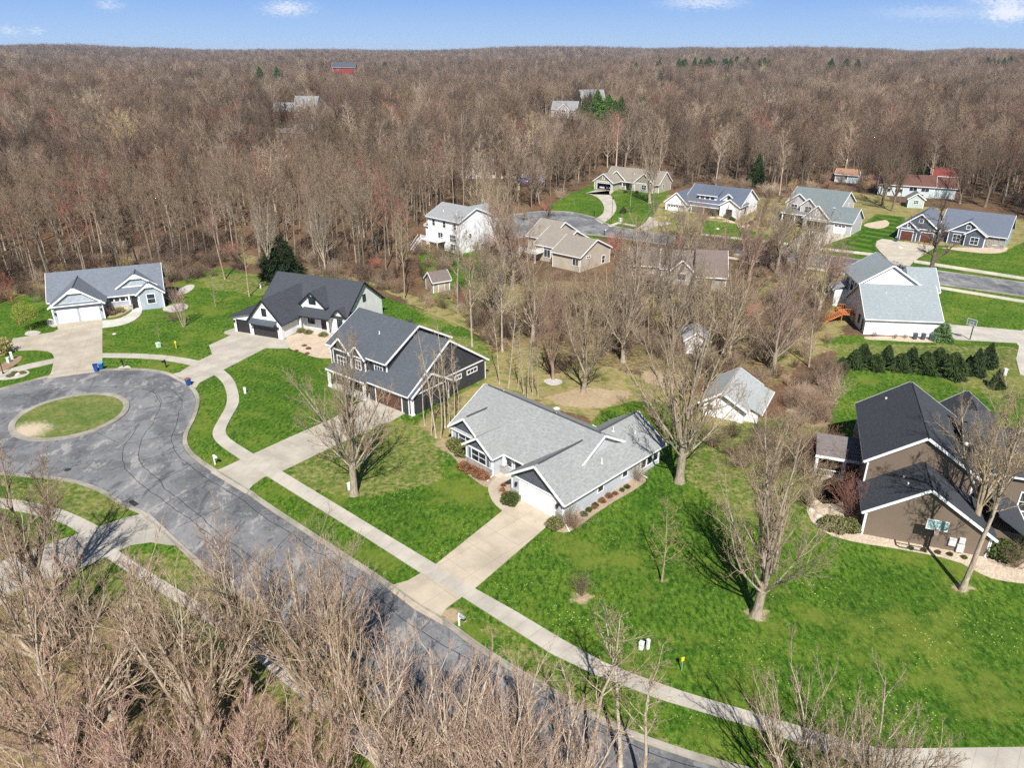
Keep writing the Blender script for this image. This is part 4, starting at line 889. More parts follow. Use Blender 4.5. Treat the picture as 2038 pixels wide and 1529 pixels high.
# ============ outbuildings
h=House('white_shed','white gabled shed with pale grey roof behind the light grey ranch house','shed',(29.3,83.4),-29,paint((.78,.78,.8)),shingle((.33,.35,.35),.15))
h.wing(-5.2,0,0,8.2,2.1,'y',3.7,oe=.5,orr=.6,rp=.45,corner=0); h.shed(.3,2.1,.6,8.4,(1.35,2.0),'r'); h.W.box(.01,1.6,.9,8.1,0,1.45); h.done()
h.gdoor('f',0,-2.0,2.6,1.9); h.win('f',0,-4.3,.9,.7,.8,1,1)
h=House('white_greenhouse','small white shed standing in the brush behind the grey-roofed shed','shed',(26.9,107.0),-7,paint((.8,.8,.82)),shingle((.4,.41,.43)))
h.wing(0,3.6,0,4,2.3,'y',3.6,oe=.25,orr=.3); h.done(); h.door('f',0,1.8,.05,1.1,2.0,paint((.62,.63,.66)))
h=House('brown_shed','tan shed with a mottled brown gable roof on the lawn below the tall white house','shed',(-15.3,138.2),31,siding((.37,.31,.24)),shingle((.16,.13,.12)))
h.wing(0,3.6,0,3.4,2.3,'x',3.7,oe=.3,orr=.3); h.done(); h.door('f',0,1.8,.05,1.3,2.0,paint((.42,.36,.29)))
h=House('teal_shed','small pale teal shed with a gabled front beside the slate-blue house','shed',(118.2,223.0),-20,paint((.42,.5,.47)),shingle((.2,.2,.2)))
h.wing(0,4.2,0,4.5,2.7,'y',4.2); h.done(); h.win('f',0,2.1,1.2,1.2,1.0,3,2)
# ============ houses farther off
h=House('pale_blue_house','long pale blue house with a dark red-brown roof behind tree trunks','house',(133.4,237.6),-24,siding((.52,.60,.60)),shingle((.13,.065,.05)))
h.wing(-16,0,0,10,3.6,'x',6.2); h.wing(-1,6,1,11,3.4,'x',5.6); h.done()
for a in (-13.5,-10,-6,-2.6): h.win('f',0,a,1.2 if a<-8 else 1.9,2.2,1.1,2,1)
h.win('f',0,-4,.2,2.5,.9,3,1)
h=House('pale_blue_garage','pale blue flat-fronted garage with a rusty roof at the wood edge','garage',(121.5,266),-30,siding((.55,.63,.65)),shingle((.3,.17,.11)))
h.wing(-7.5,0,0,7,2.8,'x',4.2); h.done(); h.win('f',0,-4,1.1,1,1)
h=House('red_shed','red-roofed shed with a white gable beyond the pale blue house','shed',(154,262),-25,paint((.35,.04,.045)),paint((.17,.045,.035)))
h.wing(-8,0,0,6,3.0,'x',5); h.done(); MB().box(.01,.06,1,5,1.2,3.4).build('white_panel',MW,h.o); h.win('f',0,-4,1,1.4,1)
h=House('wood_edge_house','long pale house with grey roof deep among bare trees','house',(-2,277),-12,siding((.62,.58,.5)),shingle((.2,.2,.21)))
h.wing(-18,6,0,10,3.2,'x',6.0); h.wing(-16,-8,-2.5,6,3.2,'y',5.6,ends=(1,0)); h.done()
for a in (-5,-1,3): h.win('f',0,a,1,1.4,1.3,2,1)
h.gdoor('f',-2.5,-12,4.8,2.2)
h=House('red_brick_house','grey-roofed house with red brick walls alone in the far woods, left','house',(-112,447),-4,paint((.24,.055,.04)),shingle((.24,.25,.26)))
h.wing(-25,0,0,12,3.8,'x',7.6,z0=-3); h.wing(-13,0,3,13.5,6.4,'x',11,z0=-3); h.done(); h.win('f',0,-20,1,2.6,1.5,3,1); h.win('f',0,-8,1,2.6,1.5,3,1); h.win('r',0,8,7,1.4,1.8)
h=House('wood_clearing_house','low grey-roofed house in a clearing below the red brick house','house',(-84,326),-20,paint((.3,.27,.25)),shingle((.2,.2,.19)))
h.wing(-10,0,0,9,3.6,'x',6.6); h.wing(-22,-9.9,6,9,3.0,'x',4.4,ends=(1,0)); h.done(); h.win('f',0,-4,1,2,1.4,2,1)
h=House('grey_roof_house','grey-roofed house in the far woods left of the dark pines','house',(36,440),-15,siding((.38,.36,.33)),shingle((.22,.22,.22)))
h.wing(-14,0,0,10,5.4,'x',9.4,z0=-3); h.wing(-10,-3.5,-3,7,5.2,'y',8.4,ends=(1,0),z0=-3); h.done(); h.win('f',-3,-6.7,4,1.7,1.3,2,1); h.win('f',0,-12,2.5,1.4,1.3)
h=House('hip_roof_house','pale-roofed house behind the dark pines in the far woods','house',(62,530),10,siding((.5,.5,.48)),shingle((.24,.25,.25)))
h.wing(-16,0,0,10,6,'x',10.6,z0=-3); h.done(); h.win('f',0,-6,3.4,1.8,1.4,2,1)
h=House('red_barn','red barn with dark roof and white-edged gable near the horizon','barn',(-250,1165),2,paint((.22,.04,.035)),shingle((.07,.08,.1)))
h.wing(-10,22,0,15,8,'x',14,z0=-8,oe=1,orr=1); h.done(); h.win('f',0,-3,4,2.4,2.4,2,2)
# ------------------------------------------------------------------ trees
def nrm(v): return v/np.maximum(np.linalg.norm(v,axis=-1,keepdims=True),1e-9)
def perp(T,az):
    a=np.where(np.abs(T[:,2:3])<.9,np.array([[0,0,1.]]),np.array([[1.,0,0]]))
    u=nrm(np.cross(T,a)); w=np.cross(T,u)
    return u*np.cos(az)[:,None]+w*np.sin(az)[:,None]
def grow(st,d,L,r0,r1,k,up,jit,rng):
    "N branches of k points from st along d; up = pull towards the sky"
    N=len(st); P=np.zeros((N,k,3)); P[:,0]=st; d=nrm(d); step=(L/(k-1))[:,None]
    for j in range(1,k):
        d=nrm(d+np.array([0,0,1.])*up+rng.normal(0,jit,(N,3))); P[:,j]=P[:,j-1]+d*step
    t=np.linspace(0,1,k)[None]; Rr=r0[:,None]*(1-t)+r1[:,None]*t
    return P,Rr
def kids(P,Rr,L,m,t0,t1,ang,lr,k,up,jit,rr,rtip,rng,fall=.5,minr=.004,asd=.18):
    N,K=P.shape[:2]; idx=np.repeat(np.arange(N),m); n=N*m
    s=(np.tile(np.arange(m),N)+rng.random(n))/m; t=t0+(t1-t0)*s
    f=t*(K-1); i=np.minimum(f.astype(int),K-2); w=(f-i)[:,None]
    st=P[idx,i]*(1-w)+P[idx,i+1]*w; T=nrm(P[idx,i+1]-P[idx,i]); pr=Rr[idx,i]*(1-w[:,0])+Rr[idx,i+1]*w[:,0]
    az=np.tile(np.arange(m)*2.4,N)+np.repeat(rng.random(N)*6.28,m)+rng.normal(0,.4,n)
    a=ang+rng.normal(0,asd,n); d=T*np.cos(a)[:,None]+perp(T,az)*np.sin(a)[:,None]
    LL=L[idx]*lr*(1-fall*t)*rng.uniform(.65,1.25,n)
    r0=np.maximum(np.minimum(pr*rr,pr),minr); r1=np.full(n,rtip)
    Q,S=grow(st,d,LL,r0,np.minimum(r1,r0),k,up,jit,rng); return Q,S,LL
def tubes(parts,sides):
    Vs=[];Qs=[];b=0
    for (P,Rr),s in zip(parts,sides):
        N,K=P.shape[:2]; T=nrm(np.gradient(P,axis=1)); d=nrm(P[:,-1]-P[:,0])
        u=perp(d,np.zeros(N))[:,None]; u=nrm(u-(u*T).sum(-1,keepdims=True)*T); w=np.cross(T,u)
        a=np.arange(s)*2*np.pi/s
        V=P[:,:,None]+Rr[:,:,None,None]*(u[:,:,None]*np.cos(a)[:,None]+w[:,:,None]*np.sin(a)[:,None])
        i=np.arange(N*K*s).reshape(N,K,s)+b; j=np.roll(i,-1,2)
        Qs.append(np.stack([i[:,:-1],j[:,:-1],j[:,1:],i[:,1:]],-1).reshape(-1,4)); Vs.append(V.reshape(-1,3)); b+=N*K*s
    return np.concatenate(Vs),np.concatenate(Qs)
BARK=bark_mat('bark',(.15,.125,.10),(.43,.38,.315)); TWIG=bark_mat('twigs',(.20,.16,.125),(.33,.28,.225))
one=lambda *v:np.array([v],float)
def flare(P,Rr):
    Rr=Rr.copy(); Rr[:,0]*=1.45; return P,Rr
def leader(rng,H,r,k=12,lean=.03,top=.96):
    P,Rr=grow(one(0,0,-.15),one(rng.normal(0,lean),rng.normal(0,lean),1),np.array([H*top]),np.array([r]),np.array([.02]),k,.10,.035,rng); return flare(P,Rr)
def tree_meshes(kind,seed):
    rng=np.random.default_rng(seed); H=18.0
    A=np.array
    if kind=='vase':        # open-grown: a bole forking into long ascending limbs
        th=rng.uniform(3.0,5.0); T=flare(*grow(one(0,0,-.15),one(rng.normal(0,.05),rng.normal(0,.05),1),A([th]),A([.46]),A([.36]),6,.0,.03,rng))
        n=rng.integers(6,9); az=np.arange(n)*2*np.pi/n+rng.normal(0,.25,n); a=rng.uniform(.18,.72,n); a[0]=.05
        d=np.stack([np.sin(a)*np.cos(az),np.sin(a)*np.sin(az),np.cos(a)],1); st=T[0][0,-1]-np.array([0,0,1])*rng.uniform(.05,1.3,n)[:,None]
        L=(H-th)*rng.uniform(.78,1.05,n)*(1.06-.25*a)
        L1=grow(st,d,L,rng.uniform(.13,.23,n),np.full(n,.02),9,.055,.075,rng)
        l2=kids(*L1,L,9,.18,.97,.62,.46,7,.10,.08,.6,.012,rng,.55); l3=kids(*l2,8,.12,1,.62,.5,5,.09,.10,.6,.007,rng); l4=kids(*l3,6,.15,1,.6,.55,4,.08,.12,.65,.006,rng,minr=.009); l5=kids(*l4,3,.2,1,.6,.6,3,.08,.12,.7,.005,rng,minr=.008)
        return tubes([T,L1,l2[:2]],[10,7,5]),tubes([l3[:2],l4[:2],l5[:2]],[4,3,3])
    if kind=='bole':        # full-grown yard tree: stout bole, a brush of ascending limbs, fine twigs out to a round outline
        th=rng.uniform(3.8,4.8); T=flare(*grow(one(0,0,-.15),one(rng.normal(0,.04),rng.normal(0,.04),1),A([th]),A([.50]),A([.42]),6,.0,.03,rng))
        n=13; az=np.arange(n)*2.4+rng.normal(0,.2,n); a=np.linspace(.06,1.0,n)+rng.normal(0,.05,n)
        d=np.stack([np.sin(a)*np.cos(az),np.sin(a)*np.sin(az),np.cos(a)],1); st=T[0][0,-1]+np.array([0,0,1])*np.linspace(0,-1.5,n)[:,None]
        L=(H-th)*np.linspace(1.05,.62,n)*rng.uniform(.9,1.08,n); L1=grow(st,d,L,np.linspace(.24,.11,n),np.full(n,.022),10,.05,.07,rng)
        l2=kids(*L1,L,9,.15,.97,.6,.42,7,.09,.08,.6,.014,rng,.5); l3=kids(*l2,7,.12,1,.6,.5,5,.09,.1,.6,.009,rng); l4=kids(*l3,5,.15,1,.58,.56,4,.09,.11,.65,.007,rng,minr=.010); l5=kids(*l4,2,.25,1,.55,.6,3,.09,.12,.7,.006,rng,minr=.009)
        return tubes([T,L1,l2[:2]],[10,7,5]),tubes([l3[:2],l4[:2],l5[:2]],[4,3,3])
    if kind=='fan':         # seen from above at close range: many straight ascending shoots
        th=rng.uniform(2.2,4.0); T=flare(*grow(one(0,0,-.15),one(rng.normal(0,.05),rng.normal(0,.05),1),A([th]),A([.42]),A([.34]),6,.0,.03,rng))
        n=rng.integers(9,12); az=np.arange(n)*2*np.pi/n*1.9+rng.normal(0,.25,n); a=rng.uniform(.12,.78,n)
        d=np.stack([np.sin(a)*np.cos(az),np.sin(a)*np.sin(az),np.cos(a)],1); st=T[0][0,-1]-np.array([0,0,1])*rng.uniform(.05,1.2,n)[:,None]
        L=(H-th)*rng.uniform(.75,1.05,n)*(1.06-.22*a); L1=grow(st,d,L,rng.uniform(.15,.24,n),np.full(n,.03),9,.045,.06,rng)
        l2=kids(*L1,L,7,.2,.97,.5,.48,7,.09,.07,.68,.018,rng,.55); l3=kids(*l2,6,.12,1,.52,.5,5,.10,.08,.65,.012,rng); l4=kids(*l3,5,.15,1,.5,.62,4,.10,.09,.65,.009,rng,minr=.013)
        l5=kids(*l4,2,.25,1,.55,.6,3,.09,.12,.7,.006,rng,minr=.008); return tubes([T,L1,l2[:2]],[10,7,5]),tubes([l3[:2],l4[:2],l5[:2]],[4,3,3])
    if kind=='forest':      # tall, drawn up, crown in the upper part
        T=leader(rng,H,.19,14); fork=rng.uniform(.3,.46); LT=A([H])
        l1=kids(*T,LT,15,fork,.97,.62,.36,7,.075,.08,.55,.014,rng,.62); l2=kids(*l1,7,.15,1,.6,.5,5,.08,.1,.62,.01,rng); l3=kids(*l2,6,.15,1,.6,.55,4,.08,.12,.65,.008,rng,minr=.011); l4=kids(*l3,4,.2,1,.6,.6,3,.06,.12,.7,.007,rng,minr=.010)
        return tubes([T,l1[:2]],[8,5]),tubes([l2[:2],l3[:2],l4[:2]],[4,3,3])
    if kind in ('mid','far'):   # round-headed crowns of the woods; fewer, thicker twigs the farther off
        f=kind=='far'; th=H*rng.uniform(.28,.42); T=grow(one(0,0,-.3),one(rng.normal(0,.04),rng.normal(0,.04),1),A([th]),A([.24]),A([.2]),4,0,.03,rng)
        n=7 if f else 9; az=np.arange(n)*2.4+rng.normal(0,.25,n); a=np.linspace(.05,.85,n)+rng.normal(0,.06,n); d=np.stack([np.sin(a)*np.cos(az),np.sin(a)*np.sin(az),np.cos(a)],1)
        st=T[0][0,-1]+np.array([0,0,1])*np.linspace(0,-2.2,n)[:,None]; L=(H-th)*np.linspace(1.0,.72,n)*rng.uniform(.85,1.1,n); l1=grow(st,d,L,np.linspace(.15,.09,n),np.full(n,.03),5,.07,.08,rng)
        l2=kids(*l1,L,7,.15,1,.62,.45,4,.08,.1,.6,.02,rng,.5,.035 if f else .02); l3=kids(*l2,6 if f else 8,.15,1,.6,.55,3,.08,.12,.7,.02 if f else .012,rng,.4,.03 if f else .017)
        if f: return tubes([T,l1],[5,3]),tubes([l2[:2],l3[:2]],[3,3])
        l4=kids(*l3,2,.2,1,.55,.6,3,.08,.12,.7,.012,rng,.4,.014); return tubes([T,l1],[6,4]),tubes([l2[:2],l3[:2],l4[:2]],[3,3,3])
    if kind=='slender':     # thin pole-like stem of a thicket
        T=leader(rng,H,.12,14,.02); l1=kids(*T,A([H]),15,.4,.98,.62,.2,6,.12,.06,.5,.01,rng,.55); l2=kids(*l1,7,.15,1,.55,.5,4,.1,.08,.6,.007,rng); l3=kids(*l2,5,.2,1,.6,.55,3,.08,.1,.7,.006,rng,minr=.008)
        return tubes([T,l1[:2]],[7,4]),tubes([l2[:2],l3[:2]],[3,3])
    if kind=='young':       # nursery tree: straight stem, tiers of near level branches
        T=leader(rng,H,.16,10,.01); l1=kids(*T,A([H]),26,.2,.97,1.05,.30,5,.05,.05,.4,.01,rng,.75); l2=kids(*l1,7,.15,1,.7,.42,4,.08,.08,.6,.01,rng,minr=.018); l3=kids(*l2,4,.2,1,.6,.5,3,.05,.1,.7,.01,rng,minr=.014)
        return tubes([T,l1[:2]],[7,4]),tubes([l2[:2],l3[:2]],[3,3])
    if kind=='clump':       # several stems from one root
        n=8; az=np.arange(n)*2.4; d=np.stack([.26*np.cos(az),.26*np.sin(az),np.ones(n)],1); st=np.stack([.5*np.cos(az),.5*np.sin(az),np.full(n,-.2)],1); L=np.full(n,H*.98)*rng.uniform(.8,1,n)
        T=grow(st,d,L,np.full(n,.2),np.full(n,.02),10,.045,.05,rng); l1=kids(*T,L,11,.35,.98,.6,.28,6,.06,.08,.55,.012,rng,.5); l2=kids(*l1,7,.15,1,.6,.5,4,.06,.1,.62,.01,rng); l3=kids(*l2,5,.2,1,.6,.55,3,.05,.12,.7,.01,rng,minr=.014)
        return tubes([T],[7]),tubes([l1[:2],l2[:2],l3[:2]],[4,3,3])
    if kind=='gnarled':     # dark leaning tree, few heavy crooked branches
        T=flare(*grow(one(0,0,-.15),one(.17,.02,1),A([H*.92]),A([.62]),A([.08]),14,.02,.06,rng)); l1=kids(*T,A([H]),13,.26,.99,1.0,.46,8,.03,.2,.62,.03,rng,.5); l2=kids(*l1,9,.2,1,.8,.45,6,.03,.22,.6,.012,rng); l3=kids(*l2,7,.2,1,.7,.5,4,.04,.2,.6,.012,rng,minr=.014); l4=kids(*l3,4,.2,1,.7,.5,3,.04,.15,.7,.01,rng,minr=.012)
        return tubes([T,l1[:2]],[9,6]),tubes([l2[:2],l3[:2],l4[:2]],[5,4,3])
    if kind=='brush':       # multi-stemmed bare shrub, height 18 scaled down
        n=26; az=rng.random(n)*6.28; q=rng.uniform(.1,.9,n); d=np.stack([q*np.cos(az),q*np.sin(az),np.ones(n)],1); st=np.stack([1.2*q*np.cos(az),1.2*q*np.sin(az),np.full(n,-.2)],1); L=np.full(n,H)*rng.uniform(.6,1,n)
        T=grow(st,d,L,np.full(n,.11),np.full(n,.03),6,.03,.1,rng); l1=kids(*T,L,8,.2,1,.55,.42,4,.05,.1,.6,.03,rng,.4,.04); l2=kids(*l1,5,.2,1,.6,.5,3,.05,.12,.7,.025,rng,.4,.035)
        return tubes([T],[4]),tubes([l1[:2],l2[:2]],[3,3])
TM={}
def tmesh(kind,seed):
    if (kind,seed) not in TM:
        (V,Q),(v,q)=tree_meshes(kind,seed)
        TM[kind,seed]=(arr_mesh('trunk',V,Q,BARK),arr_mesh('crown',v,q,TWIG))
    return TM[kind,seed]
PROTO={}
def tree(kind,seed,x,y,Hh,label,group=None,name='bare_tree',cat='tree',tint=(1,1,1),btint=None,wide=1.0,rz=None,lean=(0,0)):
    "an Empty at the foot of the trunk with its trunk and its crown of branches"
    z=float(terrain(x,y)); t,c=tmesh(kind,seed); s=Hh/18.0
    o=empty(name,(x,y,z),(seed*1.7+x*3.1+y)%6.28 if rz is None else rz,label,cat,group); o.scale=(s*wide,s*wide,s)
    if lean!=(0,0): o.rotation_euler=(lean[0],lean[1],o.rotation_euler.z)
    a=bpy.data.objects.new('trunk',t); link(a,o); a.color=(*(btint or tint),1)
    b=bpy.data.objects.new('crown',c); link(b,o); b.color=(*tint,1)
    return o
def TP(kind,seed,base,top,label,**k):
    p=G(*base); return tree(kind,seed,p.x,p.y,max(2,HG(*base,*top)),label,**k)
def TT(kind,seed,top,Hh,label,**k):
    "tree whose foot is hidden: its top shows at pixel top, Hh tall"
    p=G(*top,Hh) ; return tree(kind,seed,p.x,p.y,Hh,label,**k)
TAN=(1.18,1.08,.86); PINK=(1.1,.86,.82); RED=(.95,.55,.5); GREY=(1.02,1,.97); DARK=(.42,.38,.36); PALE_=(1.3,1.25,1.15)
# --- single trees on the lawns
TP('bole',1,(1352,960),(1375,590),'huge old bare tree with thick pale trunk beside the light grey house',wide=.82,tint=TAN,btint=(1,.97,.88))
TP('bole',2,(1505,1225),(1545,838),'large bare vase-shaped tree on the right lawn, tan mulch at its foot',wide=.82,tint=TAN,btint=(1.08,1.04,.96),lean=(0,.04))
TP('forest',5,(1915,1175),(1990,790),'leaning pale-trunked bare tree in front of the brown house',wide=1.25,tint=TAN,btint=(1.25,1.2,1.1),lean=(0,.07),rz=0)
TP('young',4,(1317,1158),(1318,985),'young bare tree with level tan branches on the lawn right of the driveway',wide=1.15,name='young_tree',tint=(1.25,1.1,.78),btint=(1.0,.9,.7))
TP('bole',5,(705,985),(690,685),'multi-limbed bare tree beside the charcoal house driveway',wide=.85,tint=TAN,btint=(1,.97,.9))
TP('clump',6,(366,650),(370,560),'clump of pale birch-like stems before the blue-grey house',wide=.75,tint=(1.15,.95,.88),btint=PALE_,name='birch_clump')
TP('young',7,(429,610),(428,548),'slim bare sapling on the lawn left of the white farmhouse',wide=.9,name='young_tree',tint=PALE_)
TP('young',8,(317,676),(316,640),'tiny bare sapling in front of the blue-grey house',wide=1.1,name='young_tree',tint=TAN)
TP('forest',1,(496,590),(468,440),'straight bare tree at the lawn edge left of the farmhouse roof',wide=.9,tint=TAN)
TP('forest',2,(448,556),(420,380),'bare lawn tree standing by a grey trunk shadow left of the dark evergreen',wide=.9,tint=PINK)
TP('vase',4,(540,556),(545,390),'pale multi-stemmed bare tree right before the dark evergreen',wide=.62,tint=GREY,btint=PALE_)
TP('vase',1,(648,548),(645,385),'double-trunked bare tree behind the farmhouse ridge',wide=.55,tint=GREY,btint=PALE_)
TP('forest',3,(804,595),(780,430),'slender bare tree at the wood edge right of the farmhouse gable',wide=.8,tint=TAN)
TP('forest',4,(911,612),(925,430),'tall grey bare tree on the lawn in front of the tall white house',wide=1.15,tint=GREY,btint=GREY)
TP('vase',2,(1101,755),(1085,560),'bare tree with a ring of stones round its trunk',wide=.7,tint=PINK,btint=(.85,.7,.62))
TP('vase',3,(1160,782),(1190,545),'spreading bare tree rising from tan soil behind the ranch roof',wide=.85,tint=TAN,btint=(.95,.92,.82))
TP('gnarled',1,(1845,562),(1885,395),'black gnarled leaning tree in front of the slate-blue house',wide=.95,tint=DARK,btint=DARK,rz=0)
TP('vase',5,(1318,612),(1310,425),'broad dark bare tree before the weathered house deck',wide=.95,tint=(.62,.58,.52),btint=(.7,.66,.6))
TP('vase',2,(1293,404),(1303,262),'round pale bare tree beside the tan house',wide=.85,tint=(1.2,1.05,.95),btint=PALE_)
TP('slender',1,(1254,409),(1250,335),'slim bare tree on the lawn of the tan house',wide=1.1,tint=TAN,btint=PALE_)
TP('slender',2,(1143,411),(1143,394),'tiny sapling on the lawn left of the winding drive',wide=2,name='young_tree')
TP('gnarled',2,(1085,466),(1075,395),'dark bare tree beside the far turning circle',tint=DARK,btint=DARK,wide=1.2)
TT('vase',4,(2030,760),17,'bare tree at the right edge behind the brown house roof',wide=.8,tint=TAN)
TP('vase',1,(1490,560),(1480,430),'tan bare tree right of the weathered house',wide=.8,tint=PINK)
TP('slender',3,(1640,745),(1640,660),'pale dead stem at the thicket edge by the evergreens',tint=PALE_,btint=PALE_,wide=.7)
# --- pole-like trees between the charcoal house and the ranch house
for i,(b,t) in enumerate([((859,866),(850,690)),((868,872),(838,655)),((877,872),(880,700)),((895,860),(905,690)),((906,848),(893,665)),((886,852),(868,640)),((846,848),(835,700)),((914,835),(930,680)),((1042,785),(1040,650)),((1050,795),(1052,640)),((1060,785),(1066,660)),((1071,790),(1074,670)),((994,765),(985,600)),((1012,772),(1005,590)),((1030,775),(1020,640))]):
    lab='slim pale bare tree in the row between the charcoal house and the ranch house' if i<8 else 'slim bare tree in the row behind the ranch house ridge'
    TP('slender',1+i%4,b,t,lab,group='slim trees beside the charcoal house' if i<8 else 'slim trees behind the ranch house',wide=1.25,tint=PALE_ if i%3 else TAN,btint=PALE_)
# --- the thicket between the two streets
rng=np.random.default_rng(5)
TH=[(940,690),(975,640),(960,560),(1000,530),(1020,575),(1085,615),(1060,680),(1140,620),(1165,660),(1215,680),(1230,640),(1240,720),(1290,690),(1340,700),(1390,640),(1440,660),(1560,650),(1555,700),(1625,640),(1540,740),(1610,730),(1450,720),(1000,490),(985,470),(960,445),(1010,440),(1045,440),(1240,540),(1545,545),(1600,560),(1000,700),(1480,540),(1240,580),(1405,640),(1460,625),(1300,610),(1255,650)]
for i,(u,v) in enumerate(TH):
    p=G(u,v); k=['forest','bole','slender','vase','bole'][i%5]
    hh=rng.uniform(13,19) if k!='slender' else rng.uniform(10,14)
    if 1025<u<1225: hh=max(4.5,min(hh,HG(u,v,u,515)))
    if 1340<u<1490: hh=max(5,min(hh,HG(u,v,u,530)))
    tn=[TAN,PINK,GREY,(1.12,1.0,.8),(.95,.85,.78)][rng.integers(5)]
    tree(k,1+int(rng.integers(4)),p.x,p.y,hh,'bare tree in the tangled thicket between the ranch house and the upper street',group='bare trees of the thicket',tint=tn,btint=[(1.25,1.2,1.1),(.9,.85,.78),(1.1,1.05,.95)][i%3],wide=rng.uniform(.75,1.1))
for i,(u,v) in enumerate([(1395,470),(1420,490),(1350,475),(1440,505),(1370,520),(1300,480),(1480,500),(1530,470),(1545,505),(1560,455),(1590,545),(1620,560),(1650,590),(1500,490)]):
    p=G(u,v); tree(['vase','forest'][i%2],1+i%4,p.x,p.y,rng.uniform(9,14),'bare tree along the upper street before the solar-roofed house',group='bare trees along the upper street',tint=[PINK,TAN,GREY][i%3],wide=.9)
for i,(u,v) in enumerate([(1740,385),(1762,392),(1782,396),(1755,410),(1790,408),(1712,375),(1830,392),(1775,420),(1880,395),(1910,405),(1936,398),(1960,412),(1698,362)]):
    p=G(u,v); tree(['forest','vase'][i%2],1+i%4,p.x,p.y,rng.uniform(16,21),'dark bare tree in front of the pale blue house',group='trees round the pale blue house',tint=(.6,.52,.46),btint=(.6,.54,.48),wide=.8)
TT('forest',2,(972,395),11,'crimson-budded bare tree behind the tall white house',tint=(1.1,.38,.36),wide=1.3)
TT('forest',3,(1350,470),7,'pink-budded ornamental tree beside the upper street',tint=(1.5,.75,.75),wide=1.6,name='ornamental_tree'); TT('vase',3,(1225,462),6,'rosy flowering tree between the beige house and the upper street',tint=(1.6,.72,.72),wide=1.3,name='ornamental_tree')
TT('forest',4,(10,545),9,'red-brown budding tree at the left edge behind the lawn',tint=(1.15,.5,.42),wide=1.4)
FT=(1.36,1.18,1.06)
for i,(tp,hh,k,wd,tn) in enumerate([((430,1045),15,'fan',.85,FT),((120,1085),15,'fan',.9,FT),((560,1085),14.5,'fan',.8,FT),((655,1215),13,'fan',.75,(1.75,1.5,1.2)),((330,1160),15,'fan',.9,(1.6,1.42,1.2)),((10,1190),15,'fan',.95,(1.75,1.45,1.3))]):
    TT(k,1+i%5,tp,hh,['wide bare tree nearest the left street edge, tallest of the lower left group','bare tree over the lower left driveway','bare tree reaching over the street at lower left','yellow-grey bare tree leaning over the street','bare tree in the middle of the lower left grove','pinkish bare tree at the left edge below the driveway'][i],wide=wd,tint=tn,btint=(1.3,1.24,1.12))
for i,(tp,hh) in enumerate([((210,1390),12),((370,1365),12),((520,1400),11.5),((60,1385),12),((620,1450),10),((290,1465),11)]):
    TT('fan',1+i%5,tp,hh,'pink-twigged bare tree along the bottom left of the view',group='pink-twigged trees at the bottom left',tint=(1.78,1.38,1.32),btint=(1.45,1.3,1.25),wide=.85)
for i,(tp,hh) in enumerate([((755,1305),14),((890,1285),14.5),((1030,1350),13.5),((910,1430),13),((1130,1400),13),((1040,1480),12)]):
    TT('fan',1+(i*2)%5,tp,hh,'pale-limbed bare tree crown rising over the street at the bottom centre',group='pale-limbed trees at the bottom centre',tint=(1.6,1.38,1.27),btint=(1.6,1.5,1.38),wide=.85)
for i,(tp,hh) in enumerate([((1190,1225),13),((1260,1235),12.5),((1300,1290),12),((1160,1300),12)]):
    TT('slender',1+i%4,tp,hh,'thin bare street tree between the sidewalk and the kerb',group='thin street trees at the bottom',tint=TAN,wide=2.0,btint=PALE_)
for i,(tp,hh) in enumerate([((1640,1372),11),((1805,1385),11),((1720,1420),10)]):
    TT('fan',2+i,tp,hh,['bare crown over the sidewalk, left of the bottom right pair','bare crown over the sidewalk, rightmost at the bottom','low bare crown between the two at the bottom right'][i],tint=TAN,wide=.85,btint=PALE_)
tree('bole',4,-12.0,37.5,14.5,'dense bare tree at the left kerb, its shadow lying dark across the street',tint=FT,btint=(1.2,1.12,1.02),wide=.85)
TT('vase',4,(-10,880),16,'dark bare branches at the left edge over the turning circle',tint=(.85,.75,.65),wide=1.0)
TT('fan',3,(-30,1010),15,'bare tree crown at the left edge over the lower left walk',tint=FT,btint=(1.3,1.24,1.12),wide=.9)
# --- the woods
CLEAR=PX((-900,760),(-300,640),(-60,596),(95,583),(330,560),(380,536),(470,520),(560,545),(650,546),(735,572),(800,598),(838,560),(832,500),(850,470),(900,445),(960,425),(1080,418),(1110,395),(1168,372),(1190,350),(1220,336),(1300,344),(1335,356),(1345,385),(1390,372),(1500,374),(1570,400),(1590,376),(1660,372),(1690,372),(1760,368),(1900,372),(1960,400),(2038,430),(2300,520),(3200,700),(3200,1700),(-2500,1700))
def holes(x,y):
    "clearings round the far houses, widest on the camera's side so that the walls show"
    h=np.zeros(x.shape,bool)
    for cx_,cy_,a,b in ((-122,438,21,34),(-92,318,15,20),(34,425,24,36),(62,448,22,34),(55,520,13,24),(-242,1130,26,60),(-4,276,14,13),(118,264,9,9)):
        h|=((x-cx_)/a)**2+((y-cy_)/b)**2<1
    return h
def scatter():
    rng=np.random.default_rng(11); out=[]
    for y0,y1,s,k in ((120,360,5.4,0),(360,900,8.2,1),(900,2200,12.5,2),(2200,5200,21,3)):
        xm=y1*.86+70; nx=int(2*xm/s); ny=int((y1-y0)/s)
        X,Y=np.meshgrid((np.arange(nx)+.5)*s-xm,y0+(np.arange(ny)+.5)*s); X=X+rng.uniform(-.48,.48,X.shape)*s; Y=Y+rng.uniform(-.48,.48,Y.shape)*s
        m=(np.abs(X)<Y*.80+55); X,Y=X[m],Y[m]
        if k==0:
            d=sdf(CLEAR,X,Y); m=d<-1.5; X,Y=X[m],Y[m]
        m=~holes(X,Y); X,Y=X[m],Y[m]
        out.append(np.stack([X,Y,np.full(len(X),k)],1))
    return np.concatenate(out)
FOR=scatter(); FRNG=np.random.default_rng(21)
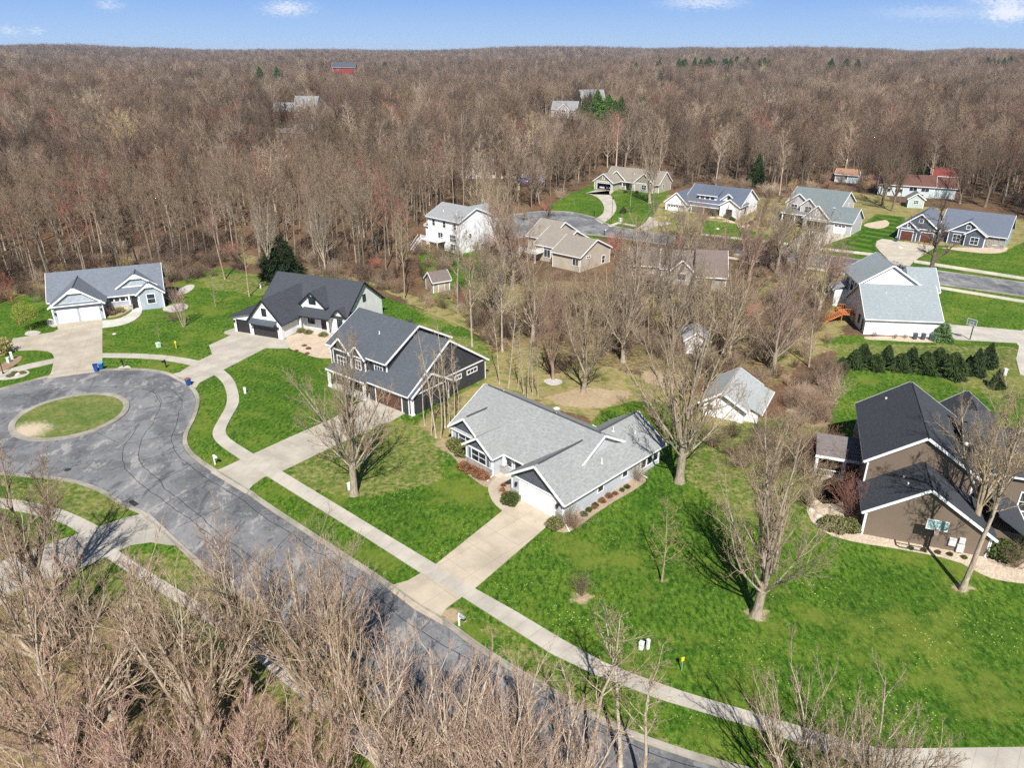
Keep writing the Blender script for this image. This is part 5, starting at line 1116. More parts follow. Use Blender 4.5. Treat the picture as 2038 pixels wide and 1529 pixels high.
d_=np.hypot(FOR[:,0],FOR[:,1]); inview=np.abs(FOR[:,0])<FOR[:,1]*.715+2
order=np.argsort(np.where(inview,d_,1e9)); NEAR=order[:205]
ZONES=[(-.45,'tall bare tree in the woods behind the blue-grey house at far left','front trees of the left woods'),(-.2,'tall bare tree in the woods behind the white farmhouse','front trees behind the farmhouse'),(.12,'tall bare tree in the woods behind the tall white house','front trees behind the tall white house'),(.33,'tall bare tree in the woods behind the tan house','front trees behind the tan house'),(.5,'tall bare tree in the woods behind the solar-roofed house','front trees behind the solar-roofed house'),(9,'tall bare tree in the woods behind the slate-blue house','front trees behind the slate-blue house')]
for i in NEAR:
    x,y,_=FOR[i]; z=next(q for q in ZONES if x/y<q[0])
    tn=[(.98,.86,.74),(.82,.72,.62),(1.02,.8,.7),(1.15,1.05,.92),(.7,.6,.52),(1.2,.58,.52)][FRNG.choice(6,p=[.26,.22,.16,.18,.12,.06])]
    b=FRNG.uniform(.4,1.05)
    tree('forest',1+int(FRNG.integers(6)),x,y,FRNG.uniform(14.5,21),z[1],group=z[2],tint=tn,btint=(b,b*.95,b*.88),wide=FRNG.uniform(.85,1.15))
REST=np.delete(FOR,NEAR,0)
def gn_scatter(name,pts,variants,scale,wide,label_kind='stuff',tiltsd=.04,seed=3):
    "one object: points that carry copies of the variants (geometry nodes)"
    rng=np.random.default_rng(seed); me=bpy.data.meshes.new(name); n=len(pts)
    Z=terrain(pts[:,0],pts[:,1]); me.vertices.add(n); me.vertices.foreach_set('co',np.stack([pts[:,0],pts[:,1],Z],1).astype(np.float32).ravel())
    x_,y_=pts[:,0],pts[:,1]; und=.5+.25*np.sin(x_/31+np.sin(y_/47)*2)+.25*np.sin(y_/37+np.sin(x_/53)*2+1)
    s=scale(rng,n)*(.78+.4*und if name!='undergrowth' else 1); w=s*wide(rng,n); S=np.stack([w,w,s],1); rot=np.stack([rng.normal(0,tiltsd,n),rng.normal(0,tiltsd,n),rng.uniform(0,6.28,n)],1)
    for nm,typ,a,key in (('sc','FLOAT_VECTOR',S,'vector'),('rot','FLOAT_VECTOR',rot,'vector')):
        me.attributes.new(nm,typ,'POINT').data.foreach_set(key,a.astype(np.float32).ravel())
    me.attributes.new('pick','INT','POINT').data.foreach_set('value',rng.integers(0,len(variants),n).astype(np.int32))
    o=bpy.data.objects.new(name,me); link(o); tag(o,kind='stuff')
    lib=bpy.data.collections.new(name+'_kinds')
    for k,vm in enumerate(variants):
        q=bpy.data.objects.new(f'kind{k:02d}',vm); lib.objects.link(q)
    g=bpy.data.node_groups.new(name,'GeometryNodeTree'); g.interface.new_socket('Geometry',in_out='INPUT',socket_type='NodeSocketGeometry'); g.interface.new_socket('Geometry',in_out='OUTPUT',socket_type='NodeSocketGeometry')
    N=g.nodes; i=N.new('NodeGroupInput'); u=N.new('NodeGroupOutput'); p=N.new('GeometryNodeInstanceOnPoints'); c=N.new('GeometryNodeCollectionInfo'); c.inputs[0].default_value=lib; c.inputs['Separate Children'].default_value=True; c.inputs['Reset Children'].default_value=True
    def na(nm,t):
        a=N.new('GeometryNodeInputNamedAttribute'); a.data_type=t; a.inputs[0].default_value=nm; return a.outputs[0]
    g.links.new(i.outputs[0],p.inputs['Points']); g.links.new(c.outputs[0],p.inputs['Instance']); p.inputs['Pick Instance'].default_value=True
    g.links.new(na('pick','INT'),p.inputs['Instance Index']); g.links.new(na('rot','FLOAT_VECTOR'),p.inputs['Rotation']); g.links.new(na('sc','FLOAT_VECTOR'),p.inputs['Scale']); g.links.new(p.outputs[0],u.inputs[0])
    m=o.modifiers.new('scatter','NODES'); m.node_group=g
    return o
FTW=far_twig_mat('far_twigs'); FTR=far_twig_mat('far_trunks',1,True)
def joint(kind,seed):
    "trunk and crown as one mesh with two materials, for the woods"
    (V,Q),(v,q)=tree_meshes(kind,seed); me=arr_mesh('wood_tree',np.concatenate([V,v]),np.concatenate([Q,q+len(V)]),FTR); me.materials.append(FTW)
    me.polygons.foreach_set('material_index',np.r_[np.zeros(len(Q),np.int32),np.ones(len(q),np.int32)]); return me
k=REST[:,2]
wd=lambda a,b:(lambda r,n:r.uniform(a,b,n))
gn_scatter('bare_woods',REST[k==0],[joint('forest',10+i) for i in range(4)]+[joint('mid',15+i) for i in range(3)],wd(.66,1.16),wd(.9,1.4),seed=4)
gn_scatter('bare_woods_beyond',REST[k==1],[joint('mid',20+i) for i in range(7)],wd(.68,1.2),wd(.95,1.35),seed=5)
gn_scatter('bare_woods_far',REST[k==2],[joint('far',30+i) for i in range(5)],wd(.68,1.22),wd(1.15,1.7),seed=6)
gn_scatter('bare_woods_horizon',REST[k==3],[joint('far',40+i) for i in range(4)],wd(.75,1.3),wd(1.8,2.5),seed=7)
# undergrowth: knee- to head-high bare brush in the woods' edge and the thicket
def brush_points():
    r=np.random.default_rng(8); P=[]
    def inpoly(px,n):
        q=np.array([(p.x,p.y) for p in PX(*px)]); a,b=q.min(0),q.max(0); c=r.uniform(a,b,(n,2)); m=sdf(q,c[:,0],c[:,1])>0; P.append(c[m])
    inpoly([(990,700),(1060,690),(1200,740),(1330,735),(1400,760),(1530,770),(1640,800),(1660,740),(1640,650),(1600,560),(1500,600),(1480,590),(1300,620),(1180,590),(960,600),(930,650)],520)
    inpoly([(1330,840),(1420,850),(1560,835),(1640,870),(1620,960),(1560,1000),(1450,930)],40)
    inpoly([(840,610),(900,640),(1000,690),(1030,640),(960,560),(1030,480),(960,430),(860,460),(830,500)],190)
    inpoly([(-200,560),(100,500),(400,470),(560,500),(700,510),(800,560),(800,600),(650,560),(470,540),(330,575),(90,600),(-60,615)],700)
    inpoly([(1060,440),(1100,395),(1180,345),(1330,340),(1560,360),(1700,340),(2038,400),(2038,440),(1900,380),(1690,385),(1560,400),(1340,380),(1200,360),(1130,390)],600)
    inpoly([(1330,480),(1560,490),(1590,550),(1500,580),(1480,540),(1350,500)],160)
    inpoly([(1515,395),(1570,395),(1570,470),(1510,460)],60); inpoly([(1560,800),(1640,740),(1668,765),(1650,860),(1600,860)],60)
    return np.concatenate(P)
BP=brush_points()
BRT=far_twig_mat('brush_twigs',1.15)
def bmesh_(seed):
    (V,Q),(v,q)=tree_meshes('brush',seed); return arr_mesh('brush',np.concatenate([V,v]),np.concatenate([Q,q+len(V)]),BRT)
gn_scatter('undergrowth',np.c_[BP,np.zeros(len(BP))],[bmesh_(50+i) for i in range(4)],lambda r,n:r.uniform(.07,.22,n),wd(.9,1.3),seed=9)
# --- evergreens
def needle_mat(a,b):
    t=NT('needles'); n=t.noise(t.pos(),2.5,4); oi=t.n('ShaderNodeObjectInfo'); return t.fin(t.mix(1,t.mix(t.rng(n,.3,.7),a,b),oi.outputs['Color'],'MULTIPLY'),.9,.15)
NDL=needle_mat((.014,.03,.012),(.06,.09,.032))
def conifer_mesh(seed,n=5200,full=.36,blunt=.0,droop=.35,ln=.16):
    "unit-height cone of short needle sprays"
    r=np.random.default_rng(seed); t=r.random(n)**.62; z=.04+.95*(1-t)
    rad=full*(t**(.85-.3*blunt))*(1+.10*np.sin(z*38+seed))*(.55+.45*np.sqrt(r.random(n))); az=r.random(n)*6.283; rad*=1+.2*np.sin(3*az+z*7+seed)+.14*np.sin(7*az-z*17+seed*2)+r.normal(0,.07,n); P=np.stack([rad*np.cos(az),rad*np.sin(az),z],1)
    d=nrm(np.stack([np.cos(az),np.sin(az),-droop+r.normal(0,.35,n)],1)+r.normal(0,.25,(n,3))); L=ln*(.35+.75*t)*r.uniform(.6,1.2,n)
    s=nrm(np.cross(d,r.normal(0,1,(n,3))))*(.012+.012*t)[:,None]
    V=np.stack([P-d*(L*.4)[:,None]-s*.3,P-d*(L*.4)[:,None]+s*.3,P+d*(L*.3)[:,None]+s,P+d*(L*.6)[:,None]-s*.2],1).reshape(-1,3)
    return V,np.arange(4*n).reshape(n,4)
CON=[arr_mesh('crown',*conifer_mesh(60+i,full=[.34,.3,.42,.38,.46][i],blunt=[.3,.0,.9,.6,1.0][i]),NDL,False) for i in range(5)]
def ctrunk():
    return arr_mesh('trunk',*tubes([(np.array([[[0,0,-.02],[0,0,.4],[0,0,.9]]],float),np.array([[.022,.016,.004]]))],[7]),BARK)
CT=ctrunk()
def conifer(i,x,y,H_,label,group=None,tint=(1,1,1),wide=1,name='evergreen_tree',cat='tree'):
    o=empty(name,(x,y,float(terrain(x,y))),x*7%6.28,label,cat,group); o.scale=(H_*wide,H_*wide,H_)
    a=bpy.data.objects.new('trunk',CT); link(a,o); a.color=(.6,.5,.45,1); b=bpy.data.objects.new('crown',CON[i]); link(b,o); b.color=(*tint,1); return o
def CP(i,b,t,label,**k):
    p=G(*b); return conifer(i,p.x,p.y,HG(*b,*t),label,**k)
EV=[((1672,740),(1672,706)),((1697,731),(1697,696)),((1716,717),(1716,681)),((1740,735),(1741,698)),((1762,725),(1764,686)),((1789,737),(1790,699)),((1812,724),(1813,690)),((1837,741),(1839,700)),((1864,730),(1864,688)),((1893,748),(1891,704)),((1880,728),(1888,700))]
for i,(b,t) in enumerate(EV):
    CP([2,3,4][i%3],b,(t[0],t[1]+[4,-2,1,5,-1,3,0,-3,2,-4,2][i]),'bushy dwarf evergreen, '+['first from the thicket end','second from the thicket end','third from the thicket end, in the back line','fourth from the thicket end','fifth from the thicket end, in the back line','sixth from the thicket end','seventh from the thicket end','eighth from the thicket end','ninth from the thicket end','tenth, large and nearest the lawn','eleventh, behind the tenth'][i]+' of the hedge row',group='evergreens in the hedge row',wide=[1.0,1.1,.85,1.15,.9,1.05,.95,1.1,.85,1.2,.9][i],tint=[(1,1,1),(1.2,1.15,1),(.85,.9,.9),(1.1,1.1,.9)][i%4])
CP(1,(1938,745),(1942,692),'dark spruce in the hedge row, left of the two tall ones',group='spruces at the end of the hedge row'); CP(1,(1963,730),(1972,680),'dark spruce, tallest and rearmost at the end of the hedge row',group='spruces at the end of the hedge row'); CP(1,(1982,772),(1990,732),'dark spruce near the white utility box at the hedge row end',group='spruces at the end of the hedge row'); CP(1,(1925,735),(1932,706),'smallest dark spruce beside the two tall ones of the hedge row',group='spruces at the end of the hedge row')
CP(2,(1874,678),(1876,640),'rounded blue-green spruce at the corner of the white right-hand house',tint=(3.0,3.1,3.0))
CP(4,(562,552),(552,470),'broad black-green evergreen at the wood edge behind the farmhouse',wide=1.0,tint=(.42,.45,.42))
CP(0,(1504,372),(1504,305),'dark green evergreen at the wood edge behind the solar-roofed house',wide=.75,tint=(.9,.9,.7)); CP(0,(1240,424),(1241,409),'small dark conical evergreen beside the winding drive',wide=1.1,name='evergreen_shrub',cat='shrub')
CP(1,(1838,352),(1840,310),'dark spruce among the trunks near the pale blue house',wide=1.1)
for j,(u,vt,yy,tn,wd_) in enumerate([(1190,176,470,(1.9,2.2,1.2),.9),(1212,186,455,(2.0,2.4,1.1),1.15),(1165,192,480,(1.5,1.7,1.2),.9),(1238,190,470,(1.3,1.5,1.1),.8),(1175,182,500,(1.0,1.2,1.0),.6),(1282,190,480,(1.7,2.0,1.1),.9),(1225,198,450,(1.5,1.8,1.1),.9),(1030,186,470,(1.2,1.4,1.0),.8)]):
    dr=ray(u,vt); x=dr[0]/dr[1]*yy; zt=CAMH+dr[2]/dr[1]*yy; conifer(0,x,yy,max(8,zt-float(terrain(x,yy))),'green pine in the dark group beside the far grey-roofed house' if j<7 else 'lone dark pine left of the far grey-roofed house',group='pines beside the far houses' if j<7 else None,wide=wd_,tint=tn,name='pine_tree')
for j,(u,vt,n_,sp,yy) in enumerate([(765,97,7,45,1500),(1340,108,12,110,1350),(1390,112,10,90,1300),(60,96,16,110,2300),(470,100,5,20,2300),(1590,112,6,40,1300),(1870,112,9,70,1400),(1960,130,6,35,1000),(900,96,5,40,2600),(620,135,1,1,1000),(590,140,1,1,950),(700,172,1,1,760)]):
    r=np.random.default_rng(70+j)
    for q in range(n_):
        yq=yy+r.normal(0,25); x=(u-CU)/FPX*yq*1.0/math.cos(PIT)*math.cos(PIT)+r.uniform(-sp,sp)*(1 if n_>1 else 0)
        x=(u-CU)/FPX*math.hypot(yq,0)*1.08+r.uniform(-sp,sp)*(1 if n_>1 else 0)
        conifer(int(r.integers(2)),x,yq,r.uniform(21,27),'dark evergreen standing out of the bare far woods',group='dark evergreens in the far woods',tint=(1.3,1.5,1.2),wide=r.uniform(.8,1.3))
# --- leafing young tree by the left house
def leaf_mat(c,d):
    t=NT('young_leaves'); n=t.noise(t.pos(),1.8,3); return t.fin(t.mix(t.rng(n,.3,.7),c,d),.7,.2)
def leaf_ball(n,seed,R_=1.0,sq=.8,sz=.06,hollow=.45):
    r=np.random.default_rng(seed); P=nrm(r.normal(0,1,(n,3)))*(hollow+(1-hollow)*r.random(n)**.5)[:,None]*R_; P*=1+.18*np.sin(P[:,[1,2,0]]*4+seed); P[:,2]*=sq
    d=nrm(r.normal(0,1,(n,3))); s=nrm(np.cross(d,r.normal(0,1,(n,3)))); a=sz*r.uniform(.6,1.3,n)[:,None]
    V=np.stack([P-d*a,P+s*a*.6,P+d*a,P-s*a*.6],1).reshape(-1,3); return V,np.arange(4*n).reshape(n,4)
p=G(62,658); o=tree('young',9,p.x,p.y,HG(62,658,60,596),'young tree in yellow-green leaf beside the left driveway',name='young_tree',tint=(.8,.75,.5),wide=1.3)
l=bpy.data.objects.new('leaves',arr_mesh('leaves',*[(V*np.array([5.2,5.2,6])+np.array([0,0,10.6]),Q) for V,Q in [leaf_ball(5200,3,1.0,.95,.035,.25)]][0],leaf_mat((.12,.17,.02),(.3,.33,.06)),False)); link(l,o)
# ------------------------------------------------------------------ shrubs and small things
def shrub_mesh(n,seed,mat,sz=.07,sq=.75,hollow=.3): 
    V,Q=leaf_ball(n,seed,1,sq,sz,hollow); V=V+np.array([0,0,.62]); return arr_mesh('foliage',V,Q,mat,False)
GRS=shrub_mesh(1800,1,leaf_mat((.035,.055,.012),(.09,.115,.03)),.09); OLV=shrub_mesh(1500,2,leaf_mat((.09,.10,.03),(.2,.2,.07)),.09)
RUS=shrub_mesh(1300,3,leaf_mat((.13,.055,.03),(.3,.15,.075)),.09,.6); YEL=shrub_mesh(1200,5,leaf_mat((.18,.15,.05),(.4,.34,.14)),.09)
def shrub(me,u,v,r,label,group=None,h=1.0,name='shrub'):
    p=G(u,v); o=bpy.data.objects.new(name,me); link(o); o.location=(p.x,p.y,p.z-.03); o.scale=(r,r,r*h); o.rotation_euler=(0,0,u%6); tag(o,label,'shrub',group); return o
shrub(GRS,1016,1003,1.0,'round green shrub beside the front walk and garage door')
shrub(OLV,1104,1050,.9,'olive green mound shrub at the right of the driveway top')
for i,(u,v,r) in enumerate([(924,934,.8),(938,941,.8),(953,949,.8),(964,954,.7)]): shrub(RUS,u,v,r,'rust-brown low shrub under the front windows of the ranch house',group='rust-brown shrubs under the windows')
for i,(u,v,r) in enumerate([(903,893,.9),(912,899,1.0),(920,908,.9)]): shrub(OLV,u,v,r,'brown-green shrub at the left corner of the ranch house',group='shrubs at the ranch house corner',h=1.2)
for i,(u,v,r,m) in enumerate([(1172,1018,.35,GRS),(1185,1008,.35,GRS),(1198,1000,.45,RUS),(1212,990,.45,RUS),(1224,985,.35,RUS),(1238,978,.3,GRS),(1248,972,.35,GRS),(1162,1027,.4,GRS),(1182,1012,.35,RUS)]):
    shrub(m,u,v,r,('green' if m is GRS else 'rusty')+' low plant in the stone bed along the side wall',group='plants along the ranch house side wall')
for i,(u,v,r) in enumerate([(1000,978,.35),(1004,988,.4),(1002,968,.3),(1010,997,.35)]): shrub(RUS,u,v,r,'dark red small plant in the bed by the curving front walk',group='small plants by the front walk')
for i,(u,v,r) in enumerate([(1650,1052,1.0),(1668,1056,1.1),(1690,1058,1.0)]): shrub(OLV,u,v,r,'brown-green shrub by the stone patio of the brown house',group='shrubs by the stone patio',h=1.1)
shrub(GRS,1992,1112,1.4,'dark green shrub at the right corner of the brown house'); shrub(GRS,2025,1085,1.3,'large dark green shrub at the right edge by the brown house')
for i,(u,v) in enumerate([(1812,1094),(1838,1098),(1866,1102),(1890,1106),(1918,1112)]): shrub(GRS,u,v,.28,'tiny dark plant in the stone strip before the brown wall',group='tiny plants before the brown wall')
for i,(u,v,r) in enumerate([(600,661,.8),(614,664,.75),(644,669,.8),(606,689,.4),(614,695,.45),(612,705,.4),(590,699,.35)]): shrub(RUS if i>2 else OLV,u,v,r,'low plant in the stone bed before the white farmhouse',group='plants in the farmhouse stone bed',h=.7)
for i,(u,v,r) in enumerate([(1411,429,.6),(1421,430,.6),(1446,434,.8),(1455,436,.7),(1460,437,.6),(1245,384,.7),(1267,385,.7),(1495,441,.7),(1505,437,.7)]): shrub(GRS,u,v,r,'small dark round shrub along the front of a far house',group='small round shrubs of the far houses')
shrub(YEL,6,705,1.6,'straw-coloured ornamental grass clump at the left edge',h=1.3,name='ornamental_grass')
for i,(u,v,r) in enumerate([(30,746,.6),(45,744,.5),(20,750,.5)]): shrub(OLV,u,v,r,'low olive plant in the kerbside bed at the left edge',group='plants in the kerbside bed',h=.7)
for i,(u,v,r) in enumerate([(225,627,.7),(240,622,.8),(256,612,.6),(1855,445,.5)][:3]): shrub(YEL,u,v,r,'yellowish shrub in the bed before the blue-grey house',group='yellowish shrubs by the entry')
# bare brush shrubs
BT={}
def bare_shrub(u,v,h,label,group=None,tint=(1,1,1),seed=1,wide=1.2):
    p=G(u,v); t,c=tmesh('brush',80+seed%3); o=empty('bare_shrub',(p.x,p.y,p.z),u%6,label,'shrub',group); s=h/16; o.scale=(s*wide,s*wide,s)
    for nm,me in (('stems',t),('twigs',c)):
        q=bpy.data.objects.new(nm,me); link(q,o); q.color=(*tint,1)
bare_shrub(1158,1186,2.3,'bare twiggy shrub in a mulch ring on the middle of the lawn',tint=(.8,.7,.62),wide=.75)
bare_shrub(1137,1048,2.3,'pale tall-stemmed bare shrub at the garage corner of the ranch house',tint=PALE_,seed=2); bare_shrub(1142,1053,1.6,'tan feathery shrub at the foot of the pale bare shrub',tint=(1.3,1.0,.75))
bare_shrub(1268,956,2.2,'bare shrub below the triple side windows of the ranch house',tint=PALE_)
for i,(u,v) in enumerate([(1700,960),(1690,1000),(1695,1030),(1680,930),(1640,900),(1620,930)]): bare_shrub(u,v,3.4,'reddish bare shrub crowding the left side of the brown house',group='reddish bare shrubs beside the brown house',tint=(.95,.6,.55),seed=i)
for i,(u,v) in enumerate([(1600,900),(1575,870),(1610,1010),(1625,970),(1480,930),(1530,960)]): bare_shrub(u,v,3.0,'tan bare shrub in the rough between the white shed and the brown house',group='tan shrubs in the rough',tint=TAN,seed=i)
for i,(u,v) in enumerate([(1632,640),(1625,660),(1645,618)]): bare_shrub(u,v,3.2,'brown bare shrub round the orange deck stair',group='brown shrubs round the orange stair',tint=(.8,.6,.52),seed=i)
for i,(u,v) in enumerate([(222,628),(1990,1060),(2020,1130),(345,640),(352,600)]): bare_shrub(u,v,2.2,['bare shrub by the garage corner of the blue-grey house','bare shrub by the right corner of the brown house','low bare shrub at the lower right of the stone bed','bare shrub beside the birch clump','grey bare shrub right of the blue-grey house'][i],seed=i,tint=(.8,.68,.62))
for i,(u,v) in enumerate([(1740,664),(1780,668),(1800,668)]): bare_shrub(u,v+6,.9,'low dry shrub under the long white wall',group='dry shrubs under the white wall',tint=PINK,seed=i)
# ---- bins
def bin_(u,v,rz,label,body,lid,group=None,name='wheeled_bin'):
    p=G(u,v); o=empty(name,(p.x,p.y,p.z+.07),R(rz),label,'bin',group); m=MB()
    b=[(-.29,-.3),(.29,-.3),(.29,.3),(-.29,.3)]
    m.add([(x*.8,y*.8,.06) for x,y in b]+[(x,y,1.0) for x,y in b],[(3,2,1,0),(4,5,6,7),(0,1,5,4),(1,2,6,5),(2,3,7,6),(3,0,4,7)]); m.build('body',body,o,bevel=.02)
    l=MB().extr([(-.32,-.36,1.0),(-.32,.34,1.0),(-.32,.34,1.05),(-.32,0,1.1),(-.32,-.36,1.04)],(.64,0,0)); l.build('lid',lid,o,bevel=.01)
    for x in (-.27,.21): MB().tube([(x,.3,.11),(x+.06,.3,.11)],.11,12).build('wheel',plain((.02,.02,.02)),o)
    MB().tube([(-.25,.4,.97),(.25,.4,.97)],.02,6).bar((-.22,.3,.97),(-.22,.4,.97),.03).bar((.22,.3,.97),(.22,.4,.97),.03).build('handle',body,o)
BLU=plain((.012,.07,.30),.4); SKY=plain((.07,.36,.62),.4); NAV=plain((.02,.035,.12),.4)
bin_(192,739,20,'dark blue wheeled bin at the end of the left driveway',BLU,NAV); bin_(203,736,10,'blue wheeled bin with light blue lid beside the dark blue one',BLU,SKY); bin_(376,768,-30,'blue wheeled bin with red-brown lid on the farmhouse apron',BLU,plain((.22,.09,.07)))
for i,(u,v) in enumerate([(1820,676),(1836,676.5),(1852,677.5)]): bin_(u,v,-5,['dark blue-grey bin, farthest left of three by the white wall','dark blue-grey bin in the middle of three by the white wall','dark blue-grey bin nearest the rounded spruce'][i],plain((.05,.07,.11)),plain((.09,.11,.15)),'bins by the white wall')
bin_(1783,481,-38,'blue bin beside the brown carriage doors',plain((.03,.05,.14)),plain((.2,.25,.4)))
# ---- letterboxes
def mailbox(u,v,rz,label,post,box,kind=0):
    p=G(u,v); o=empty('mailbox',(p.x,p.y,p.z+.03),R(rz),label,'mailbox')
    MB().box(-.06,.06,-.06,.06,-.05,1.25).bar((0,-.02,1.0),(0,-.5,1.0),.09).bar((0,-.05,.7),(0,-.35,1.0),.07).build('post',post,o)
    m=MB(); pr=[(-.11,1.06),(.11,1.06),(.11,1.2)]+[(.11*math.cos(a),1.2+.11*math.sin(a)) for a in (.5,1.0,1.57,2.1,2.6)]+[(-.11,1.2)]
    m.extr([(x,-.65,z) for x,z in pr],(0,.55,0)); b=m.build('box',box,o); MB().box(.111,.125,-.5,-.46,1.15,1.35).build('flag',plain((.4,.03,.03)),b)
PB=plain((.02,.02,.022)); mailbox(428,925,50,'white mailbox on a white post at the street by the charcoal house driveway',MW,MW)
mailbox(914,1246,50,'grey mailbox on a white post in a leaf-strewn patch by the street',MW,plain((.3,.33,.36)))
mailbox(246,731,10,'black mailbox in the pale stone ring on the turning circle',PB,PB); mailbox(331,732,-15,'black mailbox on the verge right of the stone ring',PB,PB); mailbox(1183,428.5,-30,'black mailbox at the foot of the winding drive',PB,PB); mailbox(1203,468,150,'dark mailbox with pale lid across the street from the winding drive',PB,MW)
# ---- street lamps
def lamp_post(u,v,h,label):
    p=G(u,v); o=empty('street_lamp',(p.x,p.y,p.z),0,label,'street lamp'); MB().lathe([(.12,0),(.12,.3),(.06,.5),(.045,h)],(0,0,0),10).build('pole',PB,o)
    MB().lathe([(.08,h),(.2,h+.12),(.17,h+.5),(.1,h+.5)],(0,0,0),8).build('lantern',plain((.05,.05,.055)),o); MB().lathe([(.24,h+.5),(.2,h+.56),(.03,h+.78)],(0,0,0),8).build('lamp_cap',PB,o)
p=G(7,745); lamp_post(7,745,3.1,'black lamp post at the left edge by the sidewalk'); lamp_post(1217,446,6.6,'tall thin black street lamp at the foot of the winding drive')
# ---- marker posts, pedestals
def marker(u,v,h,label):
    p=G(u,v); o=empty('marker_post',(p.x,p.y,p.z),.4,label,'marker'); MB().box(-.045,.045,-.03,.03,-.05,h).build('post',plain((.15,.3,.16)) if v>1000 else plain((.6,.5,.05)),o); MB().box(-.13,.13,-.035,.035,h,h+.34).build('sign',plain((.78,.56,.02)),o)
marker(351,694,.95,'yellow marker post on the lawn before the blue-grey house'); marker(1356,1336,1.0,'yellow-topped marker post on the big lawn by the sidewalk')
def pedestal(u,v,w,h,label,c,group=None):
    p=G(u,v); o=empty('utility_box',(p.x,p.y,p.z),u%3,label,'utility box',group); m=MB().box(-w/2,w/2,-w/2,w/2,-.05,h*.86); m.build('cabinet',plain(c,.5),o,bevel=.02); MB().lathe([(w*.78,h*.86),(w*.74,h*.95),(w*.4,h)],(0,0,0),4).build('cap',plain(sc3(c,1.05),.5),o).rotation_euler=(0,0,R(45))
LG=(.5,.62,.52); WT=(.72,.73,.72)
pedestal(316,691,.55,.8,'pale green utility box on the lawn left of the yellow marker',LG); pedestal(488,783,.3,.9,'white utility post on the farmhouse lawn by the sidewalk',WT); pedestal(1276,1292,.34,.75,'shorter white utility box on the big lawn',WT); pedestal(1289,1292,.22,1.0,'taller white utility post on the big lawn',WT); pedestal(697,975,.4,.9,'white utility box at the foot of the tree by the charcoal driveway',WT); pedestal(704,982,.25,.7,'small white utility post at the foot of the same tree',WT)
pedestal(18,722,.4,.9,'pale utility box in the reddish bed at the left edge',LG); pedestal(25,716,.28,1.3,'white utility post in the reddish bed at the left edge',WT); pedestal(519,573,.25,.9,'white utility post on the lawn behind the farmhouse',WT); pedestal(1235,441,.8,1.0,'pale green utility box beside the far sidewalk',LG); pedestal(1998,747,.45,1.1,'white utility box at the end of the hedge row',WT)
# ---- basketball hoops
def hoop(u,v,rz,h,bw,label,board):
    p=G(u,v); o=empty('basketball_hoop',(p.x,p.y,p.z),R(rz),label,'basketball hoop'); b=h+1.05
    MB().box(-.07,.07,-.07,.07,-.05,h+.2).bar((0,0,h-.3),(0,-.9,h+.25),.1).bar((0,0,h+.3),(0,-.9,h+.75),.1).build('pole',plain((.06,.065,.07)),o)
    f=MB(); 
    for q in ((-bw/2,-bw/2+.07,h,b),(bw/2-.07,bw/2,h,b),(-bw/2+.07,bw/2-.07,h,h+.07),(-bw/2+.07,bw/2-.07,b-.07,b)): f.box(q[0],q[1],-.98,-.9,q[2],q[3])
    fr=f.build('backboard',board[0],o); MB().box(-bw/2+.07,bw/2-.07,-.955,-.925,h+.07,b-.07).build('panel',board[1],fr)
    n=MB()
    for q in ((-.3,-.27,h+.15,h+.6),(.27,.3,h+.15,h+.6),(-.27,.27,h+.57,h+.6),(-.27,.27,h+.15,h+.18)): n.box(q[0],q[1],-.99,-.956,q[2],q[3])
    n.build('shooter_square',MW,fr)
    ring=[(.23*math.cos(a),-1.22+.23*math.sin(a),h+.12) for a in np.linspace(0,6.283,19)]; MB().tube(ring,.018,6,False).build('rim',plain((.5,.1,.03)),o)
    net=MB()
    for k in range(12): a=k*math.pi/6; net.bar((.22*math.cos(a),-1.22+.22*math.sin(a),h+.12),(.12*math.cos(a+.5),-1.22+.12*math.sin(a+.5),h-.3),.012)
    net.build('net',MW,o)
hoop(1846,1094,-20,2.85,1.8,'basketball hoop with clear teal board in front of the brown wall',(paint((.7,.72,.72)),plain((.30,.43,.44),.15)))
hoop(1930,677,-55,2.75,1.5,'basketball hoop with green-grey board on the drive of the white house',(paint((.55,.6,.57)),plain((.16,.23,.2),.3)))
# ---- cars in the open garages
def car(h,x,y,rz,label,c):
    M=h.o.matrix_basis if 0 else Matrix.Translation(h.o.location)@Matrix.Rotation(h.o.rotation_euler.z,4,'Z'); w=M@Vector((x,y,.06))
    o=empty('parked_car',w,h.o.rotation_euler.z+R(rz),label,'car')
    prof=[(-2.25,.35),(-2.3,.75),(-2.15,.98),(-1.35,1.05),(-.75,1.5),(.9,1.52),(1.75,1.1),(2.2,1.0),(2.28,.5),(2.2,.3)]
    m=MB(); m.extr([(-.9,a,z) for a,z in prof],(1.8,0,0)); m.build('body',plain(c,.25),o,bevel=.08)
    g=MB(); g.extr([(-.78,-1.3,1.08),(.78,-1.3,1.08),(.68,-.8,1.45),(-.68,-.8,1.45)],(0,-.06,.05)); g.build('windscreen',GL,o)
    for s in (-1,1):
        q=MB(); q.extr([(s*.905,-1.15,1.07),(s*.905,-.72,1.42),(s*.905,.85,1.43),(s*.905,1.45,1.1)],(s*.012,0,0)); q.build('side_window',GL,o)
        hl=MB().box(s*.5-.16,s*.5+.16,-2.34,-2.27,.68,.86); hl.build('headlight',plain((.7,.72,.75),.1),o)
        for a in (-1.4,1.4): MB().tube([(s*.72,a,.33),(s*.93,a,.33)],.33,16).build('wheel',plain((.02,.02,.02)),o)
car(TANH,-4.2,2.2,0,'white car parked in the left half of the tan open garage',(.75,.76,.78)); car(TANH,-1.5,2.0,0,'dark car parked in the right half of the tan open garage',(.03,.03,.04)); car(G2,-10.2,-4.6,0,'silver car on the left inside the grey open garage',(.6,.62,.65)); car(G2,-7.7,-4.4,0,'white car on the right inside the grey open garage',(.72,.72,.72))
